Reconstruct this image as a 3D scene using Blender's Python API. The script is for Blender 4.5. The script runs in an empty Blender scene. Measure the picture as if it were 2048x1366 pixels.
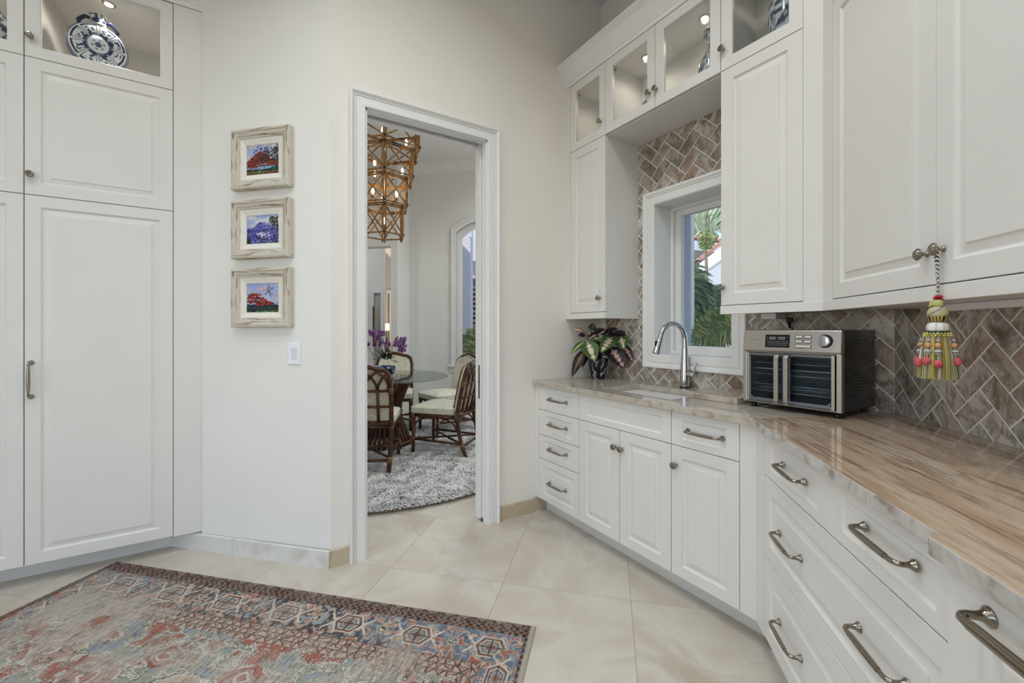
import bpy, bmesh, math, random
import numpy as np
from mathutils import Vector, Matrix
random.seed(7); rng = np.random.default_rng(11)
SC = bpy.context.scene; COL = SC.collection
PI = math.pi; R2 = math.sqrt(2)

# ------------------------------------------------------------------ camera
CAM_H = 1.25; F_PX = 853.3; YAW = math.radians(32.25); HORIZON = 660.5
cd = bpy.data.cameras.new('camera'); cam = bpy.data.objects.new('camera', cd); COL.objects.link(cam)
cd.sensor_width = 36; cd.lens = F_PX / 2048 * 36; cd.clip_start = .05; cd.clip_end = 200
cam.location = (0, 0, CAM_H); cam.rotation_euler = (PI / 2, 0, -YAW)
cd.shift_y = (HORIZON - 683) / 2048
SC.camera = cam
CS, CC = math.sin(YAW), math.cos(YAW)
def at(u, v, d):
    """world point seen at pixel (u, v) of the 2048 x 1366 frame, d metres in front of the camera"""
    r = (u - 1024) / F_PX * d
    return Vector((CS * d + CC * r, CC * d - CS * r, CAM_H - (v - HORIZON) / F_PX * d))
def px(p):
    d = p[0] * CS + p[1] * CC
    return (1024 + F_PX * (p[0] * CC - p[1] * CS) / max(d, .01), HORIZON + F_PX * (CAM_H - p[2]) / max(d, .01), d)

# ------------------------------------------------------------------ sky, sun, fill lamps, exposure
w = bpy.data.worlds.new('sky'); SC.world = w; w.use_nodes = True
wn = w.node_tree.nodes; wl = w.node_tree.links
sky = wn.new('ShaderNodeTexSky'); sky.sky_type = 'NISHITA'; sky.sun_disc = False
sky.sun_elevation = math.radians(50); sky.sun_rotation = math.radians(-100); sky.dust_density = .6
wl.new(sky.outputs[0], wn['Background'].inputs[0]); wn['Background'].inputs[1].default_value = .42
def lamp(name, kind, loc, rot, energy, size=None, color=(1, 1, 1), **kw):
    l = bpy.data.lights.new(name, kind); l.energy = energy; l.color = color
    if kind == 'AREA':
        l.shape = kw.get('shape', 'RECTANGLE'); l.size = size[0]
        if l.shape == 'RECTANGLE': l.size_y = size[1]
    elif size is not None: l.shadow_soft_size = size
    if kind == 'SPOT': l.spot_size = kw.get('cone', 2.2); l.spot_blend = .8
    if kind == 'SUN': l.angle = math.radians(1)
    o = bpy.data.objects.new(name, l); COL.objects.link(o); o.location = loc; o.rotation_euler = rot
    return o
lamp('sun', 'SUN', (0, 0, 12), Vector((.60, .06, -.78)).to_track_quat('-Z', 'Y').to_euler(), 7.0, color=(1, .95, .87))
# fill lamps added at two unseen openings and before the dining room's right wall
lamp('fill_back', 'AREA', (-.55, -2.47, 1.6), (PI / 2, 0, 0), 26, (2.7, 2.9), (.83, .925, 1))
lamp('fill_left', 'AREA', (-2.62, .6, 1.6), (0, -PI / 2, 0), 25, (2.9, 2.6), (.83, .925, 1))
lamp('fill_dining', 'AREA', (3.33, 3.6, 1.9), (0, PI / 2, 0), 34, (2.6, 1.8), (.82, .92, 1))
SC.cycles.caustics_reflective = False; SC.cycles.caustics_refractive = False; SC.cycles.max_bounces = 7; SC.cycles.diffuse_bounces = 3; SC.cycles.glossy_bounces = 3; SC.cycles.transmission_bounces = 6; SC.cycles.transparent_max_bounces = 10
SC.view_settings.view_transform = 'Standard'; SC.view_settings.look = 'None'
SC.view_settings.exposure = -0.65; SC.view_settings.gamma = 1; SC.view_settings.use_curve_mapping = False

# ------------------------------------------------------------------ materials
def lin(c): 
    c = np.asarray(c, float) / 255.; return np.where(c <= .04045, c / 12.92, ((c + .055) / 1.055) ** 2.4)
def L4(c): return tuple(lin(c)) + (1,)
MATS = {}
def mat(name, c, rough=.5, metal=0, c2=None, scale=8, stretch=(1, 1, 1), detail=4, bump=0, bscale=None, contrast=(.35, .65),
        spec=.5, trans=0, ior=1.45, emit=None, estr=0, alpha=1, attr=False, rnd=0, coord='Object', coat=0, sheen=0, distort=0, rot=(0, 0, 0)):
    if name in MATS: return MATS[name]
    m = bpy.data.materials.new(name); m.use_nodes = True; MATS[name] = m
    N = m.node_tree.nodes; K = m.node_tree.links; b = N['Principled BSDF']
    b.inputs['Base Color'].default_value = L4(c); b.inputs['Roughness'].default_value = rough
    b.inputs['Metallic'].default_value = metal; b.inputs['Specular IOR Level'].default_value = spec
    b.inputs['Transmission Weight'].default_value = trans; b.inputs['IOR'].default_value = ior
    b.inputs['Alpha'].default_value = alpha; b.inputs['Coat Weight'].default_value = coat
    b.inputs['Sheen Weight'].default_value = sheen
    if emit is not None: b.inputs['Emission Color'].default_value = L4(emit); b.inputs['Emission Strength'].default_value = estr
    tc = N.new('ShaderNodeTexCoord'); mp = N.new('ShaderNodeMapping'); mp.inputs['Scale'].default_value = stretch; mp.inputs['Rotation'].default_value = rot
    K.new(tc.outputs[coord], mp.inputs[0])
    oi = N.new('ShaderNodeObjectInfo')
    def noise(sc, det, w=True):
        n = N.new('ShaderNodeTexNoise'); n.noise_dimensions = '4D'; n.inputs['Scale'].default_value = sc; n.inputs['Detail'].default_value = det
        n.inputs['Distortion'].default_value = distort
        K.new(mp.outputs[0], n.inputs['Vector'])
        if rnd and w:
            mm = N.new('ShaderNodeMath'); mm.operation = 'MULTIPLY'; mm.inputs[1].default_value = rnd; K.new(oi.outputs['Random'], mm.inputs[0]); K.new(mm.outputs[0], n.inputs['W'])
        return n
    if attr:
        a = N.new('ShaderNodeAttribute'); a.attribute_name = 'Col'; K.new(a.outputs['Color'], b.inputs['Base Color'])
    elif c2 is not None:
        cols = c2 if isinstance(c2[0], (tuple, list)) else [c2]
        n = noise(scale, detail); rp = N.new('ShaderNodeValToRGB'); e = rp.color_ramp.elements
        e[0].position = contrast[0]; e[1].position = contrast[1]; e[0].color = L4(c); e[1].color = L4(cols[-1])
        for k, cc in enumerate(cols[:-1]):
            x = e.new(contrast[0] + (contrast[1] - contrast[0]) * (k + 1) / len(cols)); x.color = L4(cc)
        K.new(n.outputs['Fac'], rp.inputs[0]); K.new(rp.outputs[0], b.inputs['Base Color'])
    if bump:
        n = noise(bscale or scale * 3, 4); bp = N.new('ShaderNodeBump'); bp.inputs['Strength'].default_value = bump; bp.inputs['Distance'].default_value = .01
        K.new(n.outputs['Fac'], bp.inputs['Height']); K.new(bp.outputs[0], b.inputs['Normal'])
    return m
CAB = mat('cabinet_white', (227, 223, 218), .38, c2=(230, 226, 221), scale=3)
CABIN = mat('cabinet_interior', (234, 231, 226), .5, c2=(230, 227, 222), scale=3)
TRIM = mat('trim_white', (236, 234, 231), .36, c2=(239, 237, 234), scale=3)
WALLP = mat('wall_paint_cool', (239, 236, 231), .75, c2=(236, 233, 228), scale=2, bump=.02, bscale=160)
WALLB = mat('wall_paint_warm', (241, 234, 225), .75, c2=(238, 231, 222), scale=2, bump=.02, bscale=160)
WALLD = mat('wall_paint_dining', (238, 236, 231), .75, c2=(235, 233, 228), scale=2)
CEIL = mat('ceiling_paint', (236, 233, 227), .8, c2=(233, 230, 224), scale=2)
GROUTF = mat('floor_grout', (190, 178, 162), .8, c2=(184, 172, 156), scale=20)
TRAV = mat('floor_travertine', (192, 179, 162), .22, c2=[(202, 190, 175), (211, 202, 189), (188, 174, 156)], scale=2.2, detail=7, rnd=60, contrast=(.3, .72), spec=.4, distort=1.2, bump=.03, bscale=20)
BASES = mat('baseboard_stone', (216, 212, 207), .3, c2=[(226, 223, 219), (206, 198, 190)], scale=5, detail=6, distort=.8)
BASES2 = mat('baseboard_travertine', (190, 172, 144), .3, c2=[(198, 182, 156), (172, 150, 118)], scale=6, detail=6, distort=.8)
GROUT = mat('splash_grout', (244, 241, 236), .7, c2=(238, 235, 230), scale=30)
def ramp(N, stops):
    r = N.new('ShaderNodeValToRGB'); e = r.color_ramp.elements
    while len(e) < len(stops): e.new(.5)
    for k, (p, c) in enumerate(stops): e[k].position = p; e[k].color = L4(c) if len(c) == 3 else c
    return r
def nd(N, K, vec, scale, detail, dist=0, w=None, stretch=(1, 1, 1), rough=.55):
    mp = N.new('ShaderNodeMapping'); mp.inputs['Scale'].default_value = stretch; K.new(vec, mp.inputs[0])
    n = N.new('ShaderNodeTexNoise'); n.noise_dimensions = '4D'; n.inputs['Scale'].default_value = scale; n.inputs['Detail'].default_value = detail; n.inputs['Distortion'].default_value = dist; n.inputs['Roughness'].default_value = rough
    K.new(mp.outputs[0], n.inputs['Vector'])
    if w is not None: K.new(w, n.inputs['W'])
    return n.outputs['Fac']
def mixc(N, K, f, a, b, blend='MIX'):
    m = N.new('ShaderNodeMix'); m.data_type = 'RGBA'; m.blend_type = blend
    if isinstance(f, float): m.inputs[0].default_value = f
    else: K.new(f, m.inputs[0])
    for sl, x in ((6, a), (7, b)):
        if isinstance(x, tuple): m.inputs[sl].default_value = x if len(x) == 4 else L4(x)
        else: K.new(x, m.inputs[sl])
    return m.outputs[2]
def mth(N, K, op, a, b):
    m = N.new('ShaderNodeMath'); m.operation = op
    for k, x in ((0, a), (1, b)):
        if isinstance(x, (int, float)): m.inputs[k].default_value = x
        else: K.new(x, m.inputs[k])
    return m.outputs[0]
def tile_mat():
    m = bpy.data.materials.new('splash_quartzite'); m.use_nodes = True; N = m.node_tree.nodes; K = m.node_tree.links; b = N['Principled BSDF']
    tc = N.new('ShaderNodeTexCoord').outputs['Object']; oi = N.new('ShaderNodeObjectInfo').outputs['Random']; w = mth(N, K, 'MULTIPLY', oi, 97.)
    f1 = nd(N, K, tc, 9, 8, 1.2, w); r1 = ramp(N, [(.28, (134, 117, 100)), (.42, (176, 163, 149)), (.52, (206, 198, 188)), (.62, (192, 184, 175)), (.75, (220, 214, 206))]); K.new(f1, r1.inputs[0])
    f2 = nd(N, K, tc, 3.2, 9, 1.4, w, (1.6, 1.6, .7), .7); r2 = ramp(N, [(.44, (0, 0, 0, 1)), (.485, (1, 1, 1, 1)), (.53, (0, 0, 0, 1))]); K.new(f2, r2.inputs[0])
    f3 = nd(N, K, tc, 3.5, 5, .8, w); r3 = ramp(N, [(.46, (0, 0, 0, 1)), (.66, (1, 1, 1, 1))]); K.new(f3, r3.inputs[0])
    c = mixc(N, K, mth(N, K, 'MULTIPLY', r3.outputs[0], .75), r1.outputs[0], (150, 118, 92)); c = mixc(N, K, mth(N, K, 'MULTIPLY', r2.outputs[0], .55), c, (84, 66, 54))
    v = mth(N, K, 'ADD', mth(N, K, 'MULTIPLY', mth(N, K, 'FRACT', mth(N, K, 'MULTIPLY', oi, 7.3), 0), .34), .80)
    c = mixc(N, K, 1.0, c, (0, 0, 0, 1), 'MIX') if False else c
    hs = N.new('ShaderNodeHueSaturation'); K.new(c, hs.inputs['Color']); K.new(v, hs.inputs['Value']); hs.inputs['Saturation'].default_value = .95
    K.new(hs.outputs[0], b.inputs['Base Color']); b.inputs['Roughness'].default_value = .18; return m
TILE = tile_mat()
def stone_mat(name, along, base_, streak, amount, edge=((150, 132, 122), (188, 180, 173), (202, 197, 192), (182, 172, 164))):
    m = bpy.data.materials.new(name); m.use_nodes = True; N = m.node_tree.nodes; K = m.node_tree.links; b = N['Principled BSDF']
    tc = N.new('ShaderNodeTexCoord').outputs['Object']; st = (3.2, 34, 34) if along == 'x' else (34, 3.2, 34); st2 = (6, 90, 90) if along == 'x' else (90, 6, 90); st3 = (1.0, 7, 7) if along == 'x' else (7, 1.0, 7)
    r0 = ramp(N, base_); K.new(nd(N, K, tc, 1.6, 6, .6, None, st3), r0.inputs[0])
    r1 = ramp(N, [(.36, (1, 1, 1, 1)), (.50, (0, 0, 0, 1))]); K.new(nd(N, K, tc, 1, 7, .9, None, st, .68), r1.inputs[0])
    r2 = ramp(N, [(.52, (0, 0, 0, 1)), (.66, (1, 1, 1, 1))]); K.new(nd(N, K, tc, 1, 5, .2, None, st2, .6), r2.inputs[0])
    c = mixc(N, K, mth(N, K, 'MULTIPLY', r1.outputs[0], amount), r0.outputs[0], streak[0]); c = mixc(N, K, mth(N, K, 'MULTIPLY', r2.outputs[0], amount * .8), c, streak[1])
    g = N.new('ShaderNodeNewGeometry'); sp = N.new('ShaderNodeSeparateXYZ'); K.new(g.outputs['True Normal'], sp.inputs[0]); az = mth(N, K, 'ABSOLUTE', sp.outputs[2], 0); ed = mth(N, K, 'LESS_THAN', az, .6)
    r4 = ramp(N, list(zip((.32, .45, .6, .74), edge))); K.new(nd(N, K, tc, 16, 6, 1.0), r4.inputs[0])
    K.new(mixc(N, K, ed, c, r4.outputs[0]), b.inputs['Base Color']); b.inputs['Roughness'].default_value = .06; b.inputs['Specular IOR Level'].default_value = .55
    return m
STONE1 = stone_mat('counter_stone_window_lit', 'y', [(.30, (160, 144, 128)), (.45, (182, 170, 156)), (.60, (192, 182, 170)), (.75, (176, 162, 146))], [(146, 126, 106), (202, 194, 184)], .40, ((158, 142, 124), (184, 172, 158), (194, 185, 173), (172, 158, 142)))  # same stone, greyed in colour for the window's reflection near the sink
STONE2 = stone_mat('counter_stone_brown', 'x', [(.30, (160, 131, 104)), (.45, (185, 159, 133)), (.60, (195, 174, 151)), (.75, (174, 146, 119))], [(112, 80, 58), (204, 188, 170)], .80)
NICK = mat('brushed_nickel', (146, 137, 124), .22, 1, c2=(156, 147, 134), scale=30)
CHROME = mat('polished_steel', (196, 198, 202), .13, 1, c2=(206, 208, 212), scale=20)
STEEL = mat('oven_steel', (182, 176, 168), .3, 1, c2=(190, 184, 176), scale=4, stretch=(1, 1, 40))
STEELD = mat('oven_steel_grey', (120, 124, 130), .32, 1, c2=(128, 132, 138), scale=8)
BLACK = mat('black_enamel', (16, 17, 20), .22, c2=(22, 23, 27), scale=10)
BLACKM = mat('black_plastic', (14, 14, 15), .45, c2=(20, 20, 21), scale=10)
DARK = mat('dark_slot', (40, 36, 32), .8, c2=(32, 28, 26), scale=10)
def pane_mat(name, tint, refl=1.0, ior=1.45):
    """thin sheet glass: clear with a fresnel reflection, faintly mottled tint"""
    m = bpy.data.materials.new(name); m.use_nodes = True; N = m.node_tree.nodes; K = m.node_tree.links; N.remove(N['Principled BSDF'])
    tr = N.new('ShaderNodeBsdfTransparent'); gl_ = N.new('ShaderNodeBsdfGlossy'); gl_.inputs['Roughness'].default_value = .01; fr = N.new('ShaderNodeFresnel'); fr.inputs['IOR'].default_value = ior
    nz = N.new('ShaderNodeTexNoise'); nz.inputs['Scale'].default_value = 3; rp = N.new('ShaderNodeValToRGB'); rp.color_ramp.elements[0].color = L4(tint); rp.color_ramp.elements[1].color = L4(tuple(min(255, c + 3) for c in tint)); K.new(nz.outputs['Fac'], rp.inputs[0]); K.new(rp.outputs[0], tr.inputs[0])
    mu = N.new('ShaderNodeMath'); mu.operation = 'MULTIPLY'; mu.inputs[1].default_value = refl; K.new(fr.outputs[0], mu.inputs[0])
    mx = N.new('ShaderNodeMixShader'); K.new(mu.outputs[0], mx.inputs[0]); K.new(tr.outputs[0], mx.inputs[1]); K.new(gl_.outputs[0], mx.inputs[2]); K.new(mx.outputs[0], N['Material Output'].inputs[0]); return m
GLASS = pane_mat('clear_glass', (249, 251, 251), .45); TGLASS = pane_mat('table_glass', (240, 247, 245), .7); OGLASS = pane_mat('oven_glass', (226, 231, 236), .55)
PORC = mat('white_porcelain', (244, 245, 246), .12, c2=(246, 247, 248), scale=4)
PLAST = mat('white_plastic', (244, 244, 248), .35, c2=(240, 240, 246), scale=6)
RATT = mat('dark_rattan', (46, 24, 14), .32, c2=[(70, 36, 18), (104, 58, 28)], scale=14, detail=5, stretch=(1, 1, .5), rnd=20)
WRAP = mat('rattan_binding', (128, 92, 56), .45, c2=(96, 62, 34), scale=60)
BAMB = mat('golden_bamboo', (112, 72, 30), .38, c2=[(160, 116, 58), (78, 46, 20)], scale=12, rnd=20, stretch=(1, 1, .4))
FAB = mat('cream_leaf_fabric', (214, 206, 186), .85, c2=[(226, 220, 204), (198, 190, 164), (222, 215, 198)], scale=9, detail=3, distort=2.5, contrast=(.35, .65), rnd=9)
SHAGB = mat('shag_backing', (150, 140, 128), .95, c2=(130, 118, 104), scale=30)
VCOL = mat('painted_surface', (200, 200, 200), .8, attr=True, c2=None)
VGLOSS = mat('glazed_porcelain', (200, 200, 200), .1, attr=True)
VLEAF = mat('leaf_surface', (60, 90, 40), .35, attr=True)
RUGM = mat('woven_rug', (180, 160, 150), .95, attr=True, bump=.5, bscale=500, coord='Object')
SHAGM = mat('shag_pile', (214, 210, 204), .9, attr=True, sheen=.3)
WOODF = mat('distressed_frame_wood', (150, 132, 112), .7, c2=[(198, 188, 172), (214, 206, 192), (205, 196, 180)], scale=34, detail=7, stretch=(.22, 1, 2.4), contrast=(.38, .56), bump=.35, bscale=60)
WOODFV = mat('distressed_frame_wood_upright', (150, 132, 112), .7, c2=[(198, 188, 172), (214, 206, 192), (205, 196, 180)], scale=34, detail=7, stretch=(2.4, 1, .22), contrast=(.38, .56), bump=.35, bscale=60)
LINER = mat('canvas_liner', (238, 232, 222), .8, c2=(232, 226, 214), scale=40)
BULB = mat('lit_bulb', (255, 240, 210), .4, emit=(255, 232, 190), estr=9, c2=(255, 244, 220), scale=3)
PUCK = mat('lit_puck', (255, 246, 230), .4, emit=(255, 240, 214), estr=18, c2=(255, 248, 236), scale=3)
SHADE = mat('lit_lamp_shade', (255, 228, 170), .6, emit=(255, 214, 140), estr=1.6, c2=(255, 232, 180), scale=3)
SOIL = mat('bark_mulch', (60, 42, 28), .9, c2=(40, 28, 20), scale=50)

# ------------------------------------------------------------------ mesh helpers
class MB:
    def __init__(s): s.v = []; s.f = []; s.c = None
    def add(s, vs, fs):
        n = len(s.v); s.v += [tuple(p) for p in vs]; s.f += [tuple(i + n for i in f) for f in fs]; return s
    def box(s, x0, x1, y0, y1, z0, z1):
        return s.add([(x, y, z) for z in (z0, z1) for y in (y0, y1) for x in (x0, x1)],
                     [(0, 2, 3, 1), (4, 5, 7, 6), (0, 1, 5, 4), (2, 6, 7, 3), (0, 4, 6, 2), (1, 3, 7, 5)])
    def tube(s, path, rad, n=8, closed=False, cap=True):
        P = [Vector(p) for p in path]; m = len(P); rad = rad if hasattr(rad, '__len__') else [rad] * m
        prev = None; vs = []
        for i in range(m):
            t = (P[(i + 1) % m] - P[i - 1]) if closed else (P[min(i + 1, m - 1)] - P[max(i - 1, 0)])
            if t.length < 1e-9: t = Vector((0, 0, 1))
            t.normalize()
            a = prev if prev is not None else (Vector((0, 0, 1)) if abs(t.z) < .9 else Vector((1, 0, 0)))
            a = a - t * a.dot(t)
            if a.length < 1e-6: a = t.orthogonal()
            a.normalize(); prev = a; bb = t.cross(a)
            for k in range(n):
                q = 2 * PI * k / n; vs.append(P[i] + (a * math.cos(q) + bb * math.sin(q)) * rad[i])
        fs = []
        for i in range(m if closed else m - 1):
            j = (i + 1) % m
            for k in range(n): fs.append((i * n + k, i * n + (k + 1) % n, j * n + (k + 1) % n, j * n + k))
        if cap and not closed: fs.append(tuple(range(n - 1, -1, -1))); fs.append(tuple((m - 1) * n + k for k in range(n)))
        return s.add(vs, fs)
    def lathe(s, prof, n=20, axis='z', o=(0, 0, 0)):
        vs = []
        for r, h in prof:
            for k in range(n):
                q = 2 * PI * k / n; a, b = r * math.cos(q), r * math.sin(q)
                p = {'z': (a, b, h), 'y': (a, h, -b), 'x': (h, a, b)}[axis]
                vs.append((p[0] + o[0], p[1] + o[1], p[2] + o[2]))
        fs = [(i * n + k, i * n + (k + 1) % n, (i + 1) * n + (k + 1) % n, (i + 1) * n + k) for i in range(len(prof) - 1) for k in range(n)]
        fs.append(tuple(range(n - 1, -1, -1))); fs.append(tuple((len(prof) - 1) * n + k for k in range(n)))
        return s.add(vs, fs)
    def prism(s, pts, y0, y1):     # pts (x, z), extruded in y
        n = len(pts)
        return s.add([(x, y0, z) for x, z in pts] + [(x, y1, z) for x, z in pts],
                     [tuple(range(n)), tuple(range(2 * n - 1, n - 1, -1))] + [(k, n + k, n + (k + 1) % n, (k + 1) % n) for k in range(n)])
    def slab(s, pts, z0, z1):      # pts (x, y), extruded in z
        n = len(pts)
        return s.add([(x, y, z0) for x, y in pts] + [(x, y, z1) for x, y in pts],
                     [tuple(range(n - 1, -1, -1)), tuple(range(n, 2 * n))] + [(k, (k + 1) % n, n + (k + 1) % n, n + k) for k in range(n)])
    def rings(s, rings, cap0=True, cap1=True):
        n = len(rings[0]); vs = [p for r in rings for p in r]
        fs = [(i * n + k, i * n + (k + 1) % n, (i + 1) * n + (k + 1) % n, (i + 1) * n + k) for i in range(len(rings) - 1) for k in range(n)]
        if cap0: fs.append(tuple(range(n - 1, -1, -1)))
        if cap1: fs.append(tuple((len(rings) - 1) * n + k for k in range(n)))
        return s.add(vs, fs)
    def build(s, name, m, parent=None, smooth=False, bevel=0, cols=None, fix=True, auto=None):
        me = bpy.data.meshes.new(name); me.from_pydata(s.v, [], s.f); me.update()
        if fix:
            bm = bmesh.new(); bm.from_mesh(me); bmesh.ops.recalc_face_normals(bm, faces=bm.faces); bm.to_mesh(me); bm.free()
        if cols is not None:
            a = me.color_attributes.new('Col', 'FLOAT_COLOR', 'POINT')
            cc = np.ones((len(me.vertices), 4), np.float32); cc[:, :3] = np.asarray(cols, np.float32)[:len(me.vertices)]; a.data.foreach_set('color', cc.ravel())
        return obj(name, me, m, parent, smooth, bevel, auto)
def obj(name, me, m, parent=None, smooth=False, bevel=0, auto=None):
    o = bpy.data.objects.new(name, me); COL.objects.link(o)
    if m is not None and not me.materials: me.materials.append(m)
    if smooth:
        me.polygons.foreach_set('use_smooth', [True] * len(me.polygons))
        if auto: me.set_sharp_from_angle(angle=auto)
    if bevel:
        b = o.modifiers.new('bevel', 'BEVEL'); b.width = bevel; b.segments = 2; b.limit_method = 'ANGLE'; b.angle_limit = .6
    if parent is not None: o.parent = parent
    return o
def tag(o, label, cat, group=None, kind=None):
    if label: o['label'] = label
    if cat: o['category'] = cat
    if group: o['group'] = group
    if kind: o['kind'] = kind
    return o
def thing(name, loc, rz, label, cat, group=None):
    o = bpy.data.objects.new(name, None); COL.objects.link(o); o.location = loc; o.rotation_euler = (0, 0, rz); o.empty_display_size = .1
    return tag(o, label, cat, group)
def struct(name, o, label=None):
    o.name = name; o['kind'] = 'structure'
    if label: o['label'] = label
    return o
def root(name, loc=(0, 0, 0), rz=0, label=None):
    o = bpy.data.objects.new(name, None); COL.objects.link(o); o.location = loc; o.rotation_euler = (0, 0, rz); o['kind'] = 'structure'
    if label: o['label'] = label
    return o
def box(name, m, parent, *b, bevel=0): return MB().box(*b).build(name, m, parent, bevel=bevel)
def copy_tree(o, parent=None):
    c = o.copy(); COL.objects.link(c); c.parent = parent
    for ch in list(o.children): copy_tree(ch, c)
    return c
def vnoise(h, w_, cells, seed):
    """smooth value noise, h x w, roughly 0..1"""
    r = np.random.default_rng(seed); gy, gx = cells; g = r.random((gy + 2, gx + 2))
    y = np.linspace(0, gy - 1e-6, h); x = np.linspace(0, gx - 1e-6, w_); yi = y.astype(int); xi = x.astype(int)
    fy = (y - yi)[:, None]; fx = (x - xi)[None]; fy = fy * fy * (3 - 2 * fy); fx = fx * fx * (3 - 2 * fx)
    a = g[yi][:, xi]; b = g[yi][:, xi + 1]; c = g[yi + 1][:, xi]; d = g[yi + 1][:, xi + 1]
    return a * (1 - fy) * (1 - fx) + b * (1 - fy) * fx + c * fy * (1 - fx) + d * fy * fx

# ------------------------------------------------------------------ plan
SINK = -PI / 2; DIAG = -3 * PI / 4; PIER = -PI / 4      # local x = rightwards on that face, local y = into it
YD, YDB = 2.415, 2.56; ZC = .905; ZS = .873
PIERX = 2.8065 / R2; CEILZ = 3.75
def onpier(a, z=0, off=0): return Vector(((a + PIERX + off) / R2, (PIERX + off - a) / R2, z))

# ------------------------------------------------------------------ floor with large diagonal travertine tiles
fl = MB().add([(-3.2, -3, -.002), (6, -3, -.002), (6, 13, -.002), (-3.2, 13, -.002)], [(0, 1, 2, 3)]).build('floor', GROUTF)
struct('floor', fl, 'pale travertine floor laid on the diagonal')
T = .61; tb = MB().add([(0, 0, -.003), (T - .0014, 0, -.003), (T - .0014, T - .0014, -.003), (0, T - .0014, -.003), (.001, .001, 0), (T - .0024, .001, 0), (T - .0024, T - .0024, 0), (.001, T - .0024, 0)],
    [(4, 5, 6, 7), (0, 1, 5, 4), (1, 2, 6, 5), (2, 3, 7, 6), (3, 0, 4, 7)])
t0 = None
for ka in range(-3, 16):
    for kb in range(-4, 8):
        a, b = 2.05 + T * ka, -.10 + T * kb
        cs = [((aa - bb) / R2, (aa + bb) / R2, 0) for aa in (a, a + T) for bb in (b, b + T)]
        pr = [px(c) for c in cs]; cx = sum(c[0] for c in cs) / 4; cy = sum(c[1] for c in cs) / 4
        if max(p[2] for p in pr) < .5: continue
        pr = [p for p in pr if p[2] > .3]
        if not any(-250 < p[0] < 2300 and p[1] < 1750 for p in pr): continue
        if cy > 2.9 and not (-.4 < cx < 3.6 and any(690 < p[0] < 1000 for p in pr)) and not (cx < -.1 and cy < 3.6): continue
        if cx > 2.2 and cy < 2.4: continue
        if t0 is None:
            t0 = tb.build('tile', TRAV, fl); o = t0
        else:
            o = t0.copy(); COL.objects.link(o); o.parent = fl
        o.location = ((a - b) / R2, (a + b) / R2, 0); o.rotation_euler = (0, 0, PI / 4)

# ------------------------------------------------------------------ walls and ceiling
ce = struct('ceiling', MB().slab([(-2.75, -2.6), (2.66, -2.6), (2.66, 2.44), (3.55, 2.44), (3.55, 5.1), (2.7, 6.2), (2.4, 12.5), (-2.75, 12.5)], CEILZ, CEILZ + .1).build('ceiling', CEIL), 'plain off-white ceiling')
OX0, OX1, OZ = .5668, 1.333, 2.472
wd = root('wall_door', label='warm off-white wall around the doorway to the dining room')
box('wall_panel', WALLB, wd, .3926, OX0, YD, YDB, 0, CEILZ); box('wall_panel', WALLB, wd, OX1 + .012, 3.5, YD, YDB, 0, CEILZ); box('wall_panel', WALLB, wd, OX0, OX1 + .012, YD, YDB, OZ + .032, CEILZ)
pe = onpier(-2.262); pk = (.3926, YD)
struct('wall_pier', MB().slab([(pk[0], pk[1]), (pk[0], pk[1] + .14), (pe[0] + .16, pe[1]), (pe[0], pe[1])], 0, CEILZ).build('wall_pier', WALLP), 'narrow angled off-white wall with the three paintings')
ws = root('wall_sink', label='window wall above the sink with herringbone stone tile')
WY0, WY1, WZ0, WZ1 = 1.35, 1.875, 1.09, 2.075
for b in ((WY1, 2.43, 0, CEILZ), (.2, WY0, 0, CEILZ), (WY0, WY1, 0, WZ0), (WY0, WY1, WZ1, CEILZ)): box('wall_panel', WALLP, ws, 2.335, 2.64, *b)
wg = root('wall_diagonal', (2.30, .654, 0), DIAG, 'angled wall behind the long counter with herringbone stone tile')
box('wall_panel', WALLP, wg, -.1, 3.0, .035, .2, 0, CEILZ)
wl_ = root('wall_left', label='plain wall left of the kitchen with a wide opening added for the fill lamp')  # opening shaped to let in light and hold the fill lamp
for b in ((-2.6, -.72, 0, CEILZ), (1.92, 4, 0, CEILZ), (-.72, 1.92, 3.07, CEILZ), (-.72, 1.92, 0, .13)): box('wall_panel', WALLP, wl_, -2.75, -2.65, *b)
wb_ = root('wall_back', label='plain wall behind the camera with a wide opening added for the fill lamp')  # unseen opening added behind the camera for its fill lamp
for b in ((-2.75, -1.92, 0, CEILZ), (.82, 1.2, 0, CEILZ), (-1.92, .82, 3.07, CEILZ), (-1.92, .82, 0, .13)): box('wall_panel', WALLB, wb_, b[0], b[1], -2.6, -2.5, b[2], b[3])
struct('wall_right', MB().box(.2, .3, -2.6, -1.4, 0, CEILZ).build('wall_right', WALLB), 'plain wall right of the camera')
struct('wall_pantry', MB().box(-2.75, .1, 3.68, 3.8, 0, CEILZ).build('wall_pantry', WALLP), 'plain wall behind the pantry cabinets')

struct('sun_blocker', MB().box(-6.2, -2.75, -2.6, 4.2, 3.3, 3.4).build('sun_blocker', CEIL), 'unseen slab added to keep sun out of the left opening')  # unseen slab added to block sun from the left opening
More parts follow.
